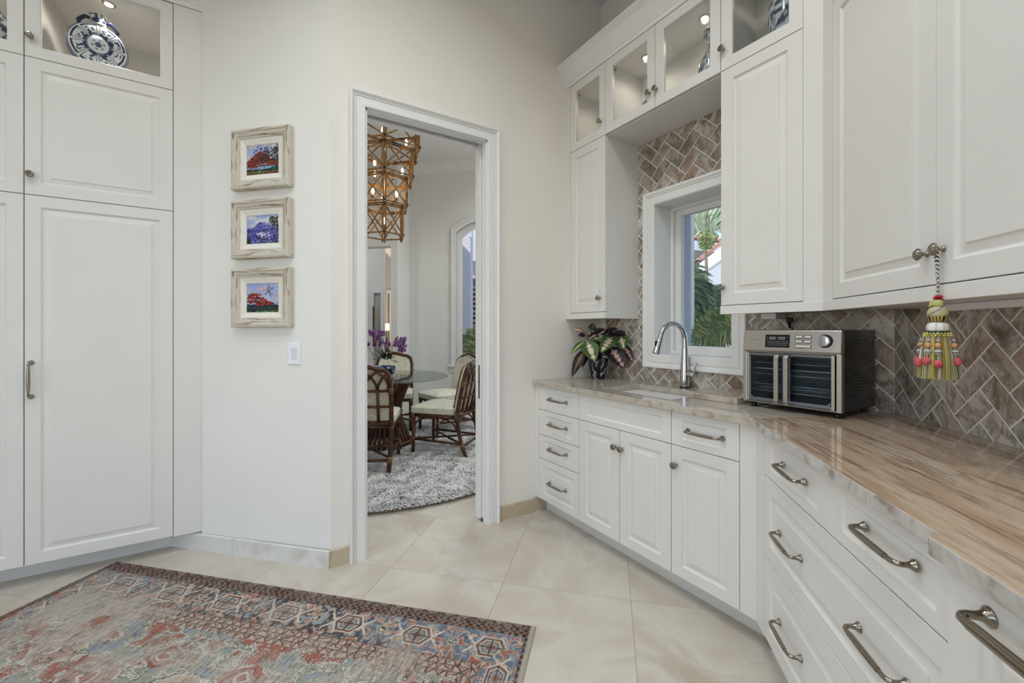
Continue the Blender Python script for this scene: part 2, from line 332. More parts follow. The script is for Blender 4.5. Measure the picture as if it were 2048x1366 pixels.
# unseen downlights added to the ceilings for even fill light
def fill_can(x, y, watts, label):
    c = thing('added_downlight', (x, y, CEILZ), 0, label, 'light', 'added ceiling fill lights')
    MB().lathe([(.095, 0), (.095, -.004), (.080, -.007), (.076, -.002)], 28).build('trim_ring', TRIM, c, smooth=True, auto=.6); MB().lathe([(.075, -.001), (.075, -.004)], 24).build('lens', PUCK, c)
    lamp('ceiling_fill', 'AREA', (x, y, CEILZ - .012), (0, 0, 0), watts, (.15,), (.86, .94, 1), shape='DISK').data.spread = math.radians(138)
for x, y, t in ((-1.4, 1.7, 'nearest the pantry doors'), (-.35, 1.55, 'over the middle of the oriental rug'), (-1.3, .2, 'near the left wall'), (0, .3, 'above the camera'), (.75, 1.35, 'in front of the sink'), (.1, -1.1, 'behind the camera'), (.95, .55, 'in front of the angled counter')): fill_can(x, y, 11, 'added kitchen ceiling fill light ' + t)
for x, y, t in ((.3, 3.9, 'left of the chandelier, near the doorway'), (2.4, 3.7, 'by the right wall'), (2.9, 4.4, 'before the arched window'), (.4, 5.5, 'before the opening to the hall')): fill_can(x, y, 13, 'added dining room ceiling fill light ' + t)
fill_can(1.2, 8.3, 16, 'added ceiling fill light in the hall')

# baseboards: stone lengths
def baseboard(name, p0, p1, lens, m, h=.092, t=.012, label=None):
    d = Vector(p1) - Vector(p0); L = d.length; r = root(name, (p0[0], p0[1], 0), math.atan2(d.y, d.x), label); x = 0
    for l in lens + [9]:
        e = min(L, x + l)
        MB().add([(x + .001, -t, 0), (e - .001, -t, 0), (e - .001, -t, h - .004), (x + .001, -t, h - .004), (x + .001, -t + .004, h), (e - .001, -t + .004, h), (x + .001, 0, h), (e - .001, 0, h), (x + .001, 0, 0), (e - .001, 0, 0)],
                 [(0, 1, 2, 3), (3, 2, 5, 4), (4, 5, 7, 6), (0, 3, 4, 6, 8), (1, 9, 7, 5, 2)]).build('stone_length', m, r)
        x = e
        if x >= L - .01: break
    return r
q = onpier(-2.52); baseboard('baseboard_pier', (q[0], q[1]), (pk[0] - .0035, pk[1] - .0085), [.48, .9], BASES, label='pale stone baseboard along the angled wall')
baseboard('baseboard_door_left', (pk[0] - .008, YD), (.4908, YD), [1], BASES2, label='short stone baseboard left of the doorway')
baseboard('baseboard_door_right', (1.4209, YD), (1.83, YD), [1], BASES2, label='tan stone baseboard right of the doorway')

# ------------------------------------------------------------------ doorway with pocket door
def casing(prof, x0, x1, z0, z1, name, m, parent, closed=False, y=0):
    mb = MB(); loops = []
    for o, p in prof:
        pts = [(x0 - o, y - p, z0 - (o if closed else 0)), (x0 - o, y - p, z1 + o), (x1 + o, y - p, z1 + o), (x1 + o, y - p, z0 - (o if closed else 0))]
        loops.append(pts)
    vs = [p for l in loops for p in l]; fs = []
    for i in range(len(loops) - 1):
        for k in range(4 if closed else 3):
            fs.append((i * 4 + k, i * 4 + (k + 1) % 4, (i + 1) * 4 + (k + 1) % 4, (i + 1) * 4 + k))
    return mb.add(vs, fs).build(name, m, parent)
CASP = [(0, 0), (0, .014), (.003, .018), (.045, .018), (.047, .013), (.051, .013), (.054, .020), (.058, .020), (.060, .016), (.063, .022), (.072, .030), (.079, .030), (.082, .024), (.082, 0)]
d1 = root('door_1', label='cased doorway with a pocket door slid into the wall')
casing(CASP, OX0, OX1, 0, OZ, 'casing', TRIM, d1, y=YD)
casing(CASP, OX0, OX1, 0, OZ, 'casing', TRIM, d1, y=YDB + .001).scale = (1, 1, 1)
box('jamb', TRIM, d1, OX0, OX0 + .014, YD, YDB, 0, OZ)
box('jamb', TRIM, d1, OX1 - .008, OX1 + .03, YD, 2.468, 0, OZ); box('jamb', TRIM, d1, OX1 - .008, OX1 + .03, 2.518, YDB, 0, OZ)
box('head', TRIM, d1, OX0, OX1, YD, 2.468, OZ - .006, OZ + .03); box('head', TRIM, d1, OX0, OX1, 2.512, YDB, OZ - .006, OZ + .03)
box('track', DARK, d1, OX0, OX1 + .05, 2.468, 2.512, OZ + .02, OZ + .03)
box('slot_lining', DARK, d1, OX1 + .012, OX1 + .03, 2.466, 2.52, 0, OZ)
lf = box('door_leaf', TRIM, d1, OX1 - .016, OX1 + .011, 2.476, 2.510, .012, OZ + .012, bevel=.001)
box('edge_pull', NICK, lf, OX1 - .0175, OX1 - .015, 2.484, 2.502, .80, 1.02); box('keyhole', DARK, lf, OX1 - .0182, OX1 - .0170, 2.490, 2.496, .90, .92)
box('floor_guide', BLACKM, d1, OX1 - .012, OX1 - .002, 2.456, 2.474, 0, .022)

# ------------------------------------------------------------------ herringbone tile
TW = .0740
def clip(poly, n, c):
    out = []
    for i in range(len(poly)):
        p, q = poly[i], poly[(i + 1) % len(poly)]; a = p[0] * n[0] + p[1] * n[1] - c; b = q[0] * n[0] + q[1] * n[1] - c
        if a <= 0: out.append(p)
        if a * b < 0: t = a / (a - b); out.append((p[0] + (q[0] - p[0]) * t, p[1] + (q[1] - p[1]) * t))
    return out
def herring(parent, rect, shift, zoff, hole=None, y=0, th=.008):
    s0, s1, z0, z1 = rect; g = .0023; n = 0
    for a in range(-40, 60):
        for b in range(-40, 40):
            for (oi, oj, wi, wj) in ((1, -2, 2, 1), (0, -2, 1, 2)):
                i = oi + shift[0] + a + 2 * b; j = oj + shift[1] + a - 2 * b
                cn = []
                for uu, vv in ((i * TW + g, j * TW + g), ((i + wi) * TW - g, j * TW + g), ((i + wi) * TW - g, (j + wj) * TW - g), (i * TW + g, (j + wj) * TW - g)):
                    uu += .0365; vv += .0365; cn.append(((uu - vv) / R2, ZC + zoff + (uu + vv) / R2))
                if max(p[0] for p in cn) < s0 or min(p[0] for p in cn) > s1 or max(p[1] for p in cn) < z0 or min(p[1] for p in cn) > z1: continue
                for nn, c in (((-1, 0), -s0), ((1, 0), s1), ((0, -1), -z0), ((0, 1), z1)):
                    cn = clip(cn, nn, c)
                    if len(cn) < 3: break
                if len(cn) < 3: continue
                if hole:
                    h0, h1, k0, k1 = hole; cx = sum(p[0] for p in cn) / len(cn); cz = sum(p[1] for p in cn) / len(cn)
                    if max(p[0] for p in cn) > h0 and min(p[0] for p in cn) < h1 and max(p[1] for p in cn) > k0 and min(p[1] for p in cn) < k1:
                        dd = [(h0 - cx, (1, 0), h0), (cx - h1, (-1, 0), -h1), (k0 - cz, (0, 1), k0), (cz - k1, (0, -1), -k1)]
                        dm = max(dd, key=lambda t: t[0])
                        if dm[0] < -.02: continue
                        cn = clip(cn, dm[1], dm[2])
                        if len(cn) < 3: continue
                ar = .5 * abs(sum(cn[k][0] * cn[k - 1][1] - cn[k - 1][0] * cn[k][1] for k in range(len(cn))))
                if ar < 6e-5: continue
                cx = sum(p[0] for p in cn) / len(cn); cz = sum(p[1] for p in cn) / len(cn); f = .985
                MB().rings([[(p[0] - cx, th, p[1] - cz) for p in cn], [(p[0] - cx, .0012, p[1] - cz) for p in cn], [((p[0] - cx) * f, 0, (p[1] - cz) * f) for p in cn]], cap0=False).build('tile', TILE, parent).location = (cx, y, cz)
                n += 1
    return n
spl = bpy.data.objects.new('backsplash', None); COL.objects.link(spl); spl.parent = ws; spl.location = (2.30, .654, 0); spl.rotation_euler = (0, 0, SINK)
HS0, HS1 = .654 - 2.33, 0
hole = (.654 - WY1 - .02, .654 - WY0 + .02, WZ0 - .02, WZ1 + .02)
for b in ((HS0, hole[0], ZC, 2.525), (hole[1], 0, ZC, 1.45), (hole[0], hole[1], ZC, hole[2]), (hole[0], hole[1], hole[3], 2.525)): box('grout_bed', GROUT, spl, b[0], b[1], .0010, .036, b[2], b[3])
herring(spl, (HS0 + .002, -.001, ZC + .001, 2.11), (-1, 1), 0, hole)
herring(spl, (HS0 + .002, hole[1], 2.111, 2.52), (-1, 1), .047, hole)
spd = bpy.data.objects.new('backsplash', None); COL.objects.link(spd); spd.parent = wg
box('grout_bed', GROUT, spd, 0, 1.9, .0010, .036, ZC, 1.45)
herring(spd, (.001, 1.35, ZC + .001, 1.42), (0, 0), 0)

# ------------------------------------------------------------------ kitchen window
w1 = root('window_1', (2.335, YD, 0), SINK, 'white cased kitchen window above the sink')
lx0, lx1 = YD - WY1, YD - WY0
casing([(-.002, -.18), (-.002, .045), (.004, .052), (.046, .052), (.048, .047), (.052, .047), (.056, .054), (.062, .054), (.068, .061), (.083, .062), (.086, .056), (.086, 0)], lx0, lx1, WZ0, WZ1, 'casing', TRIM, w1, closed=True)
for b in ((lx0 - .02, lx0, WZ0 - .02, WZ1 + .02), (lx1, lx1 + .02, WZ0 - .02, WZ1 + .02), (lx0, lx1, WZ0 - .02, WZ0), (lx0, lx1, WZ1, WZ1 + .02)): box('jamb', TRIM, w1, b[0], b[1], -.04, .20, b[2], b[3])
def rectframe(name, m, parent, x0, x1, z0, z1, wd_, y0, y1, bevel=0, close_back=True):
    L = [(0, y1), (0, y0 + .003), (.003, y0), (wd_ - .006, y0), (wd_, y0 + .006), (wd_, y1), (0, y1)]
    vs = []; fs = []
    for ins, y in L: vs += [(x0 + ins, y, z0 + ins), (x1 - ins, y, z0 + ins), (x1 - ins, y, z1 - ins), (x0 + ins, y, z1 - ins)]
    for i in range(len(L) - 1):
        for k in range(4): fs.append((i * 4 + k, i * 4 + (k + 1) % 4, (i + 1) * 4 + (k + 1) % 4, (i + 1) * 4 + k))
    return MB().add(vs, fs).build(name, m, parent)
rectframe('stop', TRIM, w1, lx0, lx1, WZ0, WZ1, .02, .118, .15)
sh = rectframe('sash', TRIM, w1, lx0 + .004, lx1 - .004, WZ0 + .004, WZ1 - .004, .052, .15, .19)
box('glass_pane', GLASS, sh, lx0 + .05, lx1 - .05, .168, .171, WZ0 + .05, WZ1 - .05)
EXT = mat('exterior_stucco', (196, 200, 210), .8, c2=(188, 192, 202), scale=30)
for b in ((lx0 - .01, lx0 + .03, WZ0, WZ1), (lx1 - .03, lx1 + .01, WZ0, WZ1)): box('outer_reveal', EXT, w1, b[0], b[1], .20, .30, b[2], b[3])

# ------------------------------------------------------------------ cabinet parts
def front(name, parent, x0, x1, z0, z1, style='raised', fx=.06, fz=.055, t=.02, g=.0015):
    x0 += g; x1 -= g; z0 += g; z1 -= g
    if style == 'raised': prof = [(0, 0, t), (0, 0, .002), (.0015, .0015, 0), (fx, fz, 0), (fx + .002, fz + .002, .004), (fx + .007, fz + .007, .0075), (fx + .011, fz + .011, .0085), (fx + .034, fz + .034, .0042), (fx + .0345, fz + .0345, .0018), (fx + .037, fz + .037, .0012)]
    else: prof = [(0, 0, t), (0, 0, .002), (.0015, .0015, 0), (fx, fz, 0), (fx + .002, fz + .002, .003), (fx + .006, fz + .006, .006), (fx + .008, fz + .008, .0065)]
    return MB().rings([[(x0 + a, y, z0 + b), (x1 - a, y, z0 + b), (x1 - a, y, z1 - b), (x0 + a, y, z1 - b)] for a, b, y in prof]).build(name, CAB, parent)
def glass_door(parent, x0, x1, z0, z1, fw=.057, hinge=-1):
    g = .0015; x0 += g; x1 -= g; z0 += g; z1 -= g; t = .02
    L = [(0, t), (0, .002), (.0015, 0), (fw - .004, 0), (fw, .004), (fw, t), (0, t)]
    vs = []; fs = []
    for ins, y in L: vs += [(x0 + ins, y, z0 + ins), (x1 - ins, y, z0 + ins), (x1 - ins, y, z1 - ins), (x0 + ins, y, z1 - ins)]
    for i in range(len(L) - 1):
        for k in range(4): fs.append((i * 4 + k, i * 4 + (k + 1) % 4, (i + 1) * 4 + (k + 1) % 4, (i + 1) * 4 + k))
    d = MB().add(vs, fs).build('glass_door', CAB, parent)
    box('glass_pane', GLASS, d, x0 + fw - .004, x1 - fw + .004, .010, .0125, z0 + fw - .004, z1 - fw + .004)
    for z in (z0 + .07, z1 - .07):
        if hinge: MB().lathe([(.009, 0), (.009, .008), (.005, .010), (.005, .030)], 10, 'y', (x0 + fw * .5 if hinge < 0 else x1 - fw * .5, t, z)).build('hinge', NICK, d, smooth=True); MB().box(-.004, .030, .012, .020, -.007, .007).build('hinge_arm', NICK, d).location = (x0 + fw * .5 if hinge < 0 else x1 - fw * .5 - .026, t, z)
    return d
KN = MB().lathe([(.0085, 0), (.0085, -.0015), (.0065, -.004), (.0048, -.008), (.0048, -.014), (.008, -.018), (.0145, -.0205), (.0165, -.0225), (.0165, -.0250), (.0145, -.0270), (.0135, -.0272), (.0125, -.0290), (.0095, -.0293), (.0085, -.0305)], 20, 'y').build('knob', NICK, None, smooth=True, auto=.7).data
bpy.data.objects.remove(bpy.data.objects['knob'])
def knob(parent, x, z): o = obj('knob', KN, NICK, parent); o.location = (x, 0, z); return o
def pullmesh(L, nm, s=1.0):
    mb = MB(); h = L / 2; d = .034 * s
    for sx in (-1, 1):
        mb.lathe([(.0120 * s, 0), (.0120 * s, -.0012), (.0105 * s, -.003), (.0068 * s, -.008), (.0055 * s, -.014), (.005 * s, -.020)], 16, 'y', (sx * h, 0, 0))
        mb.tube([(sx * h, -.014 * s, 0), (sx * h, -.022 * s, 0), (sx * (h - .003), -.028 * s, 0), (sx * (h - .010), -.0325 * s, 0), (sx * (h - .022), -d, 0), (sx * (h - .030), -d, 0)], [.005 * s, .005 * s, .0051 * s, .0052 * s, .0052 * s, .0052 * s], 10)
    a = h - .028; mb.tube([(-a, -d, 0), (-a, -d, 0), (-a + .003, -d, 0), (-a / 2, -d, 0), (0, -d, 0), (a / 2, -d, 0), (a - .003, -d, 0), (a, -d, 0)], [.0052 * s, .0062 * s, .0064 * s, .0070 * s, .0073 * s, .0070 * s, .0064 * s, .0062 * s], 12)
    me = mb.build(nm, NICK, None, smooth=True, auto=.8); dd = me.data; bpy.data.objects.remove(me); return dd
PULL = pullmesh(.165, 'pull_handle'); PULLB = pullmesh(.32, 'pull_handle_long', 1.25)
def pull(parent, x, z, vert=False, me=None):
    o = obj('pull_handle', me or PULL, NICK, parent); o.location = (x, 0, z)
    if vert: o.rotation_euler = (0, PI / 2, 0)
    return o
def shell(parent, x0, x1, y0, y1, z0, z1, name='glazed_compartment', t=.016):
    mb = MB(); mb.box(x0, x1, y1 - t, y1, z0, z1); mb.box(x0, x0 + t, y0, y1 - t, z0, z1); mb.box(x1 - t, x1, y0, y1 - t, z0, z1)
    mb.box(x0 + t, x1 - t, y0, y1 - t, z0, z0 + t); mb.box(x0 + t, x1 - t, y0, y1 - t, z1 - t, z1)
    return mb.build(name, CABIN, parent)
def puck(x, y, z, label, watts=5.4):
    p = thing('puck_light', (x, y, z), 0, label, 'light', 'puck lights inside the glazed cabinets')
    MB().lathe([(.030, 0), (.030, -.003), (.026, -.005), (.020, -.005)], 20).build('trim_ring', NICK, p, smooth=True, auto=.6)
    MB().lathe([(.0195, -.001), (.0195, -.0056), (.010, -.0062)], 16).build('lens', PUCK, p)
    lamp('puck_glow', 'SPOT', (x, y, z - .012), (0, 0, 0), watts, .02, (1, .91, .80), cone=2.75)
def local(rt, x, y, z): return Matrix.LocRotScale(rt.location, rt.rotation_euler, None) @ Vector((x, y, z))

# ---- base cabinets on the sink run; local x = 2.415 - Y
XF = 1.7135
def base(name, x0, x1, label, origin=(XF, YD), rz=SINK, depth=.58, ztoe=.104, toe=.0888):
    c = thing(name, (origin[0], origin[1], 0), rz, label, 'cabinet', 'white base cabinets')
    c['x0'] = x0; box('carcass', CAB, c, x0 + .0005, x1 - .0005, .021, depth, ztoe, ZS - .001)
    box('toe_kick', CAB, c, x0, x1, toe, depth, 0, ztoe)
    return c
Z1, Z2, Z3, Z4, ZT = .712, .543, .383, .104, .870
c1 = base('drawer_base_cabinet', .003, .458, 'white base cabinet with four stacked drawers beside the doorway wall')
box('filler', CAB, c1, .001, .0425, .0, .021, Z4, ZT)
for z0, z1, st in ((Z1, ZT, 'flat'), (Z2, Z1, 'flat'), (Z3, Z2, 'flat'), (Z4, Z3, 'raised')):
    d = front('drawer', c1, .043, .458, z0, z1, st, .066 if st == 'flat' else .05, .034 if st == 'flat' else .045); pull(d, .2505, (z0 + z1) / 2 + (.004 if st == 'flat' else 0))
c2 = base('sink_base_cabinet', .458, 1.110, 'white sink base cabinet with two doors below a long false front')
front('false_front', c2, .458, 1.110, Z1, ZT, 'flat', .052, .034)
d = front('door', c2, .458, .782, Z4, Z1, 'raised', .058, .052); knob(d, .755, .618)
d = front('door', c2, .782, 1.110, Z4, Z1, 'raised', .058, .052); knob(d, .800 + .003, .615)
c3 = base('single_door_base_cabinet', 1.110, 1.505, 'white base cabinet with one drawer over one door beside the corner')
d = front('drawer', c3, 1.110, 1.439, Z1, ZT, 'flat', .056, .034); pull(d, 1.281, .792)
d = front('door', c3, 1.110, 1.439, Z4, Z1, 'raised', .056, .052); knob(d, 1.1365, .620)
box('corner_filler', CAB, c3, 1.4405, 1.5053, 0, .021, Z4, ZT)
# ---- angled run, local x = distance from the corner
OB = (XF, .9097)
c4 = base('wide_drawer_base_cabinet', .008, 1.012, 'white angled base cabinet with two small drawers over two wide drawers', OB, DIAG, toe=.052)
box('corner_filler', CAB, c4, .0002, .0885, 0, .021, Z4, ZT)
d = front('drawer', c4, .089, .567, Z1, ZT, 'flat', .062, .034); pull(d, .343, .798)
d = front('drawer', c4, .567, 1.012, Z1, ZT, 'flat', .062, .034); pull(d, .812, .802)
for z0, z1, zz in ((.413, Z1, .558), (Z4 + .004, .413, .255)):
    d = front('wide_drawer', c4, .089, 1.012, z0, z1, 'raised', .05, .055); pull(d, .318, zz); pull(d, .790, zz)
c5 = base('pull_out_base_cabinet', 1.012, 1.62, 'white base cabinet set slightly forward with a long bar handle', (OB[0] - .027 / R2, OB[1] + .027 / R2), DIAG, depth=.6)
d = front('panel_door', c5, 1.014, 1.62, Z4, ZT, 'raised', .062, .055); pull(d, 1.255, .832, me=PULLB)
c6 = base('plain_base_cabinet', 1.62, 2.4, 'white base cabinet at the near end of the angled run', OB, DIAG)
front('door', c6, 1.62, 2.01, Z4, ZT); front('door', c6, 2.01, 2.4, Z4, ZT)

# ---- countertop
ct = thing('countertop', (0, 0, 0), 0, 'polished quartzite countertop turning the corner by the oven', 'countertop')
xs_ = [1.6885, 1.805, 2.15, 2.3015]; ys_ = [2.4145, 1.876, 1.376]; mit = [(1.6885, .9146), (2.3015, .6545)]
g2 = [(x, y) for y in ys_ for x in xs_]; vs = [(x, y, ZC) for x, y in g2] + [(mit[0][0], mit[0][1], ZC), (mit[1][0], mit[1][1], ZC)]
fs = []
for r in range(2):
    for k in range(3):
        if not (r == 1 and k == 1): fs.append((r * 4 + k, r * 4 + k + 1, (r + 1) * 4 + k + 1, (r + 1) * 4 + k))
fs.append((8, 9, 10, 11, 13, 12))
n = len(vs); fb = [tuple(i + n for i in reversed(f)) for f in fs]; vs2 = vs + [(x, y, ZS) for x, y, z in vs]
ring = [0, 4, 8, 12, 13, 11, 7, 3, 2, 1]; sd = [(ring[k], ring[(k + 1) % len(ring)], ring[(k + 1) % len(ring)] + n, ring[k] + n) for k in range(len(ring))]
hr = [5, 6, 10, 9]; sd += [(hr[k], hr[(k + 1) % 4], hr[(k + 1) % 4] + n, hr[k] + n) for k in range(4)]
MB().add(vs2, fs + fb + sd).build('sink_slab', STONE1, ct, bevel=.0022)
dg = bpy.data.objects.new('angled_slab', bpy.data.meshes.new('angled_slab')); bpy.data.objects.remove(dg)
def todiag(p, o): d = Vector((p[0] - o[0], p[1] - o[1])); return ((-d.x - d.y) / R2, (d.x - d.y) / R2)
o_ = mit[0]; bk = todiag(mit[1], o_)
s2 = MB().slab([(0, 0), (.972, 0), (.980, -.004), (.982, -.021), (.990, -.024), (2.5, -.024), (2.5, bk[1]), bk], ZS, ZC).build('angled_slab', STONE2, ct, bevel=.0022)
s2.location = (o_[0], o_[1], 0); s2.rotation_euler = (0, 0, DIAG)

# ---- sink basin and faucet, board
sk = thing('sink', (0, 0, 0), 0, 'white undermount sink basin set in the countertop', 'sink')
def rr(x0, x1, y0, y1, r, z, n=5):
    pts = []
    for cx, cy, a0 in ((x1 - r, y1 - r, 0), (x0 + r, y1 - r, PI / 2), (x0 + r, y0 + r, PI), (x1 - r, y0 + r, 1.5 * PI)):
        for k in range(n + 1): a = a0 + PI / 2 * k / n; pts.append((cx + r * math.cos(a), cy + r * math.sin(a), z))
    return pts
bx0, bx1, by0, by1 = 1.797, 2.158, 1.368, 1.884
MB().rings([rr(bx0 - .015, bx1 + .015, by0 - .015, by1 + .015, .02, ZS - .002), rr(bx0, bx1, by0, by1, .03, ZS - .002), rr(bx0 + .004, bx1 - .004, by0 + .004, by1 - .004, .035, ZS - .02), rr(bx0 + .012, bx1 - .012, by0 + .012, by1 - .012, .045, ZS - .15), rr(bx0 + .03, bx1 - .03, by0 + .03, by1 - .03, .05, ZS - .185)], cap0=False).build('basin', PORC, sk, smooth=True, auto=.8)
MB().lathe([(.045, ZS - .184), (.045, ZS - .181), (.03, ZS - .182)], 20, 'z', (1.98, 1.63, 0)).build('drain', CHROME, sk)
fa = thing('faucet', (2.246, 1.614, ZC), 0, 'brushed steel pull-down gooseneck faucet behind the sink', 'faucet')
MB().lathe([(.030, 0), (.030, .006), (.028, .008)], 24).build('base_ring', BLACKM, fa, smooth=True, auto=.5)
MB().lathe([(.0265, .008), (.0265, .02), (.0260, .09), (.0225, .15), (.0185, .20), (.0172, .235), (.0172, .240)], 24).build('body', CHROME, fa, smooth=True, auto=.5)
fd = Vector((-.985, .17, 0)); fd.normalize()        # spout reaches out over the basin
path = [(0, 0, .238), (0, 0, .265), (0, 0, .292)]
Rg = .092
for k in range(1, 13):
    a = PI * k / 12 * .93; path.append(tuple(fd * (Rg - Rg * math.cos(a)) + Vector((0, 0, .292 + Rg * math.sin(a)))))
MB().tube(path, [.0145] * len(path), 16).build('gooseneck', CHROME, fa, smooth=True, auto=.7)
e = Vector(path[-1]); dn = (Vector(path[-1]) - Vector(path[-2])).normalized()
hd = MB().tube([e, e + dn * .004, e + dn * .02, e + dn * .075, e + dn * .108, e + dn * .110], [.0155, .0165, .0168, .0190, .0215, .0195], 18).build('spray_head', CHROME, fa, smooth=True, auto=.7)
pb = e + dn * .05 + fd * .018; MB().box(-.006, .006, -.006, .006, -.018, .018).build('spray_button', BLACKM, hd, bevel=.003).location = pb
lv = MB().tube([(.0, -.012, .085), (.0, -.040, .083), (0, -.060, .081), (0, -.062, .081)], [.0165, .0165, .0165, .015], 16).build('valve', CHROME, fa, smooth=True, auto=.7)
MB().tube([(0, -.056, .085), (-.002, -.066, .110), (-.006, -.082, .150), (-.007, -.083, .152)], [.0052, .0056, .0062, .005], 10).build('lever', CHROME, fa, smooth=True, auto=.7)
tag(box('stone_board', STONE1, None, 1.934, 2.262, 1.114, 1.355, ZC + .0005, ZC + .0285, bevel=.0025), 'loose slab of the same stone lying between sink and oven', 'board')

# ------------------------------------------------------------------ upper cabinets
XU = 1.988; UB, UD, UM, UT = 1.328, 1.371, 2.520, 2.995; DEP = .312
def upper(name, label, o=(XU, YD), rz=SINK):
    return thing(name, (o[0], o[1], 0), rz, label, 'cabinet', 'white wall cabinets')
u1 = upper('narrow_wall_cabinet', 'narrow white wall cabinet with glazed top between doorway wall and window')
box('carcass', CAB, u1, 0.0005, .3970, .021, DEP + .034, UB + .006, UM); box('filler', CAB, u1, 0.0005, .0485, 0, .021, UB, UT)
box('light_rail', CAB, u1, .0005, .3985, -.003, .018, UB, UD - .002, bevel=.002); box('side_rail', CAB, u1, .3965, .4005, -.003, DEP, UB, UD - .002)
d = front('door', u1, .049, .3975, UD, UM, 'raised', .062, .058); knob(d, .345 + .003, 1.463)
d = glass_door(u1, .049, .3975, UM, UT); knob(d, .357, 2.620)
shell(u1, .0005, .3970, .021, DEP + .034, UM + .0005, UT)
u2 = upper('bridge_wall_cabinet', 'glazed white wall cabinet bridging over the window')
shell(u2, .3975, 1.1865, .021, DEP + .034, UM - .004, UT); box('soffit_panel', CAB, u2, .3975, 1.1865, .012, DEP, UM - .008, UM - .0045)
d = glass_door(u2, .3975, .791, UM, UT); knob(d, .7545, 2.619)
d = glass_door(u2, .791, 1.187, UM, UT, hinge=1); knob(d, .8035, 2.620)
u3 = upper('corner_wall_cabinet', 'white wall cabinet with glazed top right of the window')
box('carcass', CAB, u3, 1.1870, 1.627, .021, DEP, UB + .006, UM); box('filler', CAB, u3, 1.5535, 1.6268, 0, .021, UB + .04, UT)
box('light_rail', CAB, u3, 1.1865, 1.6275, -.003, .018, UB, UD - .002, bevel=.002)
d = front('door', u3, 1.187, 1.5535, UD, UM, 'raised', .060, .056); knob(d, 1.2015, 1.459)
d = glass_door(u3, 1.187, 1.5535, UM, UT, hinge=1); knob(d, 1.2020, 2.622)
shell(u3, 1.1870, 1.627, .021, DEP, UM + .0005, UT)
OU = (XU, .788)
u4 = upper('angled_wall_cabinet', 'white two-door wall cabinet over the long angled counter', OU, DIAG)
box('carcass', CAB, u4, .008, 1.16, .021, DEP, UB + .006, UM); box('filler', CAB, u4, .0002, .0675, 0, .021, UB + .04, UT)
box('light_rail', CAB, u4, 0, 1.16, -.003, .018, UB, UD - .002, bevel=.002)
d = front('door', u4, .068, .607, UD, UM, 'raised', .058, .056); knob(d, .579, 1.457)
d = front('door', u4, .607, 1.146, UD, UM, 'raised', .058, .056); knob(d, .636, 1.461)
glass_door(u4, .068, .607, UM, UT); glass_door(u4, .607, 1.146, UM, UT); shell(u4, .008, 1.16, .021, DEP, UM + .0005, UT)
# crown mouldings
def sweep(name, path, prof, m, parent=None):
    n = len(path); rings = []
    for i in range(n):
        d0 = Vector(path[i]) - Vector(path[i - 1]) if i else Vector(path[1]) - Vector(path[0]); d1_ = Vector(path[i + 1]) - Vector(path[i]) if i < n - 1 else d0
        d0 = d0.normalized(); d1_ = d1_.normalized(); n0 = Vector((d0.y, -d0.x)); n1 = Vector((d1_.y, -d1_.x)); nn = (n0 + n1).normalized(); k = 1 / max(.3, nn.dot(n0))
        rings.append([(path[i][0] + nn.x * o * k, path[i][1] + nn.y * o * k, z) for o, z in prof])
    return MB().rings(rings).build(name, m, parent)
CR = [(-.06, UT + .001), (0.004, UT + .001), (.004, UT + .028), (.009, UT + .030), (.011, UT + .037), (.014, UT + .042), (.020, UT + .050), (.034, UT + .075), (.055, UT + .106), (.074, UT + .120), (.080, UT + .126), (.084, UT + .127), (.084, UT + .143), (-.06, UT + .143)]
e2 = (OU[0] - 1.16 / R2, OU[1] - 1.16 / R2)
struct('trim_1', sweep('trim_1', [(XU, YD - .0005)] + [(XU, .788), e2], [(o, z) for o, z in CR], TRIM), 'white crown moulding on top of the wall cabinets')

# ------------------------------------------------------------------ pantry cabinets
PF = 3.007; PB, PM, PG, PT = .105, 1.911, 2.582, 3.065
def pantry(name, x0, x1, label, end=None):
    c = thing(name, (0, PF, 0), 0, label, 'cabinet', 'tall white pantry cabinets')
    box('carcass', CAB, c, x0, x1, .021, .62, PB, PG); box('toe_kick', CAB, c, x0, x1 - (.0185 if x1 > -.4 else 0), .137, .6, 0, PB)
    lo = front('door', c, x0, x1, PB, PM, 'raised', .056, .056); mi = front('door', c, x0, x1, PM, PG, 'raised', .056, .056)
    gd = glass_door(c, x0, x1, PG, PT - .002, .055, hinge=1); shell(c, x0, x1, .021, .62, PG + .0005, PT)
    return c, lo, mi, gd
p1, lo, mi, gd = pantry('pantry_cabinet', -.896, -.327, 'tall white pantry cabinet with the blue and white flask behind its glass')
pull(lo, -.872, 1.009, True); knob(mi, -.872, 2.006); knob(gd, -.872, 2.677)
box('end_filler', CAB, p1, -.3255, -.187, 0, .03, PB - .001, PT)
p0, lo, mi, gd = pantry('pantry_cabinet', -1.465, -.8965, 'tall white pantry cabinet at the left edge of the picture')
p2_ = pantry('pantry_cabinet', -2.1, -1.4655, 'tall white pantry cabinet beyond the left edge')[0]
struct('trim_2', sweep('trim_2', [(-2.4, PF), (-.187, PF), (-.187, PF + .3)], [(o, z - UT + PT + .002) for o, z in CR], TRIM), 'white crown moulding on top of the pantry')

# puck lights
puck(-.625, PF + .17, PT - .016, 'small lit puck light above the flask vase in the pantry', 17.0); puck(-1.18, PF + .17, PT - .016, 'small lit puck light in the leftmost pantry cabinet', 17.0)
pp = local(u1, .22, .17, UT - .016); puck(*pp, 'small lit puck light in the narrow wall cabinet', 3.8)
pp = local(u2, .584, .17, UT - .016); puck(*pp, 'small lit puck light in the left bay of the bridge cabinet')
pp = local(u2, .989, .17, UT - .016); puck(*pp, 'small lit puck light in the right bay of the bridge cabinet')
pp = local(u3, 1.44, .17, UT - .016); puck(*pp, 'small lit puck light in the corner wall cabinet', 7.0)

